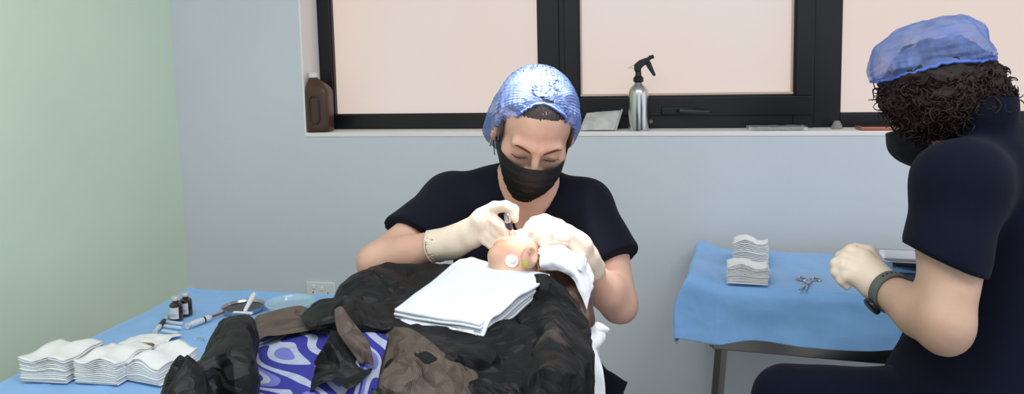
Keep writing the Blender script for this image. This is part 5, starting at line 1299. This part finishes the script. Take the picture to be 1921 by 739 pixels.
# gown underneath
def gown_mat():
    m = bpy.data.materials.new('blue_white_batik'); m.use_nodes = True; N, L = nt(m); b = N['Principled BSDF']; b.inputs['Roughness'].default_value = .8
    tc = N.new('ShaderNodeTexCoord'); mp_ = N.new('ShaderNodeMapping'); mp_.inputs['Scale'].default_value = (1, 1.0, .8); n = N.new('ShaderNodeTexNoise'); n.inputs['Scale'].default_value = 6.0; n.inputs['Detail'].default_value = 1.2; n.inputs['Distortion'].default_value = 1.0; n.inputs['Roughness'].default_value = .45
    mu = N.new('ShaderNodeMath'); mu.operation = 'MULTIPLY'; mu.inputs[1].default_value = 9.0; fr = N.new('ShaderNodeMath'); fr.operation = 'FRACT'
    cr = N.new('ShaderNodeValToRGB'); cr.color_ramp.interpolation = 'CONSTANT'; E = cr.color_ramp.elements
    E[0].position = 0; E[0].color = (*srgb(38, 38, 126), 1); E[1].position = .34; E[1].color = (*srgb(152, 158, 178), 1)
    for p_, c_ in ((.58, srgb(38, 38, 126)), (.70, srgb(98, 100, 164)), (.86, srgb(152, 158, 178))): k_ = E.new(p_); k_.color = (*c_, 1)
    n2 = N.new('ShaderNodeTexNoise'); n2.inputs['Scale'].default_value = 90; n2.inputs['Detail'].default_value = 3; mx = N.new('ShaderNodeMix'); mx.data_type = 'RGBA'; mx.blend_type = 'OVERLAY'; mx.inputs[0].default_value = .25
    L.new(tc.outputs['Object'], mp_.inputs[0]); L.new(mp_.outputs[0], n.inputs['Vector']); L.new(n.outputs['Fac'], mu.inputs[0]); L.new(mu.outputs[0], fr.inputs[0]); L.new(fr.outputs[0], cr.inputs[0])
    L.new(tc.outputs['Object'], n2.inputs['Vector']); L.new(cr.outputs[0], mx.inputs[6]); L.new(n2.outputs['Fac'], mx.inputs[7]); L.new(mx.outputs[2], b.inputs['Base Color']); return m
gown = rowsP(
 [(462, 640, 1.16), (510, 620, 1.18), (570, 612, 1.20), (640, 612, 1.20), (700, 610, 1.20), (730, 620, 1.19)],
 [(466, 640, 1.10), (515, 628, 1.10), (572, 620, 1.10), (640, 618, 1.10), (695, 622, 1.09), (728, 634, 1.08)],
 [(470, 672, 1.05), (520, 655, 1.05), (575, 645, 1.05), (640, 645, 1.05), (690, 650, 1.045), (722, 660, 1.05)],
 [(475, 715, 1.00), (522, 700, 1.0), (575, 690, 1.0), (638, 690, 1.0), (684, 692, 1.0), (712, 700, 1.01)],
 [(478, 770, .965), (524, 760, .96), (576, 750, .96), (636, 748, .965), (678, 750, .97), (704, 756, .985)],
 [(478, 880, .94), (524, 870, .93), (576, 865, .93), (634, 860, .935), (674, 860, .95), (698, 860, .97)])
o_ = sheet('gown', gown, gown_mat(), pt, n=10, amp=.003, sc=9, seed=91, thick=.001)
o_['label'] = 'blue and white batik patterned gown'
def gown_body(Q):
    b = smin(ell(Q, B(.15, 0, .930), (.20, .158, .066), Rb), ell(Q, B(.42, 0, .922), (.20, .150, .058), Rb), .05); b = smin(b, ell(Q, B(.60, 0, .925), (.15, .165, .058), Rb), .05)
    for s_ in (-1, 1): b = smin(b, chain(Q, [B(.65, s_ * .09, .93), B(1.05, s_ * .10, .93), B(1.22, s_ * .10, .93)], [.066, .056, .056]), .06)
    b = b - .007 + .003 * crumple(Q, 10, 4, 4)
    return smax(b, -((Q - MC) @ AX - .08), .004)
sdf('gown_skirt', gown_body, lo, hi, .0075, o_.data.materials[0], pt, 2)

# white folded pad lying on the chest
pdm = mat('pad_cover', srgb(226, 230, 238), 0.7, bump=0.5, bscale=160, sheen=.2)
t = thing('absorbent_pad', 'thick folded white absorbent pad lying on the patient\'s draped chest', 'pad', P(880, 560, 1.28))
TLc, TRc, BRc, BLc = P(862, 479, 1.47), P(1023, 511, 1.34), P(900, 602, 1.15), P(738, 570, 1.235)
TLc[2] = TRc[2] = TLc[2]
def padlayer(z, g, seed, wob, top=False):
    rows = []
    for i in range(9):
        a = i / 8; r_ = []
        for j in range(9):
            b = j / 8; aa = .5 + (a - .5) * g; bb = .5 + (b - .5) * g
            p = (TLc * (1 - bb) + TRc * bb) * (1 - aa) + (BLc * (1 - bb) + BRc * bb) * aa
            ed = min(i, j, 8 - i, 8 - j)
            p = p + np.array([0, 0, -z - ((.036 if (i == 8 or j == 0) else .008) if ed == 0 else (.004 if ed == 1 else 0)) * (1 if top else .12) + wob * mnoise.noise(Vector((a * 3, b * 3, seed)))]); r_.append(p)
        rows.append(r_)
    return rows
nl = 7
for k_ in range(nl):
    sheet('layer' if k_ else 'top_layer', padlayer(.0055 * k_, (1.0 - .012 * (k_ % 2)) if k_ else 1.06, 3 + k_ * .15, .006, k_ == 0), pdm, t, n=5, amp=.0012, sc=22, seed=100 + k_, thick=.0048)
tail = rowsP([(838, 612, 1.165), (862, 617, 1.16), (888, 620, 1.155)], [(846, 618, 1.162), (868, 622, 1.157), (890, 626, 1.152)], [(862, 616, 1.158), (880, 622, 1.155), (894, 629, 1.15)])
sheet('cover_tail', tail, pdm, t, n=5, thick=.001)

# pillow peeking out behind the shoulder, and the white sheet end
pw = thing('pillow', 'white pillow under the patient\'s head, corner showing by the doctor\'s elbow', 'pillow', B(-.26, 0, .872))
pc = B(HU + .03, HV + .02, .905)
def pil(Q):
    q = (Q - pc) @ Rb; r = np.abs(q) / np.array([.12, .15, .032]); m_ = (r[:, 0] ** 2.6 + r[:, 1] ** 2.6 + r[:, 2] ** 2.0) ** (1 / 2.3)
    return (m_ - 1) * .032
sdf('cushion', pil, pc - .22, pc + .22, .007, M_band, pw, 2, marg=.08)
corner = rowsP([(1100, 604, 1.42), (1114, 604, 1.42), (1128, 608, 1.42), (1142, 617, 1.42)], [(1100, 618, 1.40), (1114, 618, 1.395), (1128, 618, 1.40), (1142, 619, 1.42)], [(1100, 640, 1.42), (1112, 638, 1.42), (1126, 630, 1.42), (1141, 622, 1.42)])
sheet('pillow_corner', corner, M_band, pw, n=6, amp=.001, sc=20, thick=.004)
ws = rowsP([(1104, 640, 1.30), (1116, 650, 1.30), (1122, 664, 1.30)], [(1106, 680, 1.28), (1120, 690, 1.28), (1132, 700, 1.28)], [(1108, 740, 1.28), (1122, 745, 1.28), (1136, 750, 1.28)], [(1108, 860, 1.28), (1122, 860, 1.28), (1134, 860, 1.28)])
o_ = sheet('bed_sheet', ws, M_band, None, n=8, amp=.003, sc=15, seed=5, thick=.001); tag(o_, 'narrow white sheet edge hanging beside the black drape at the bed\'s head end', 'sheet')
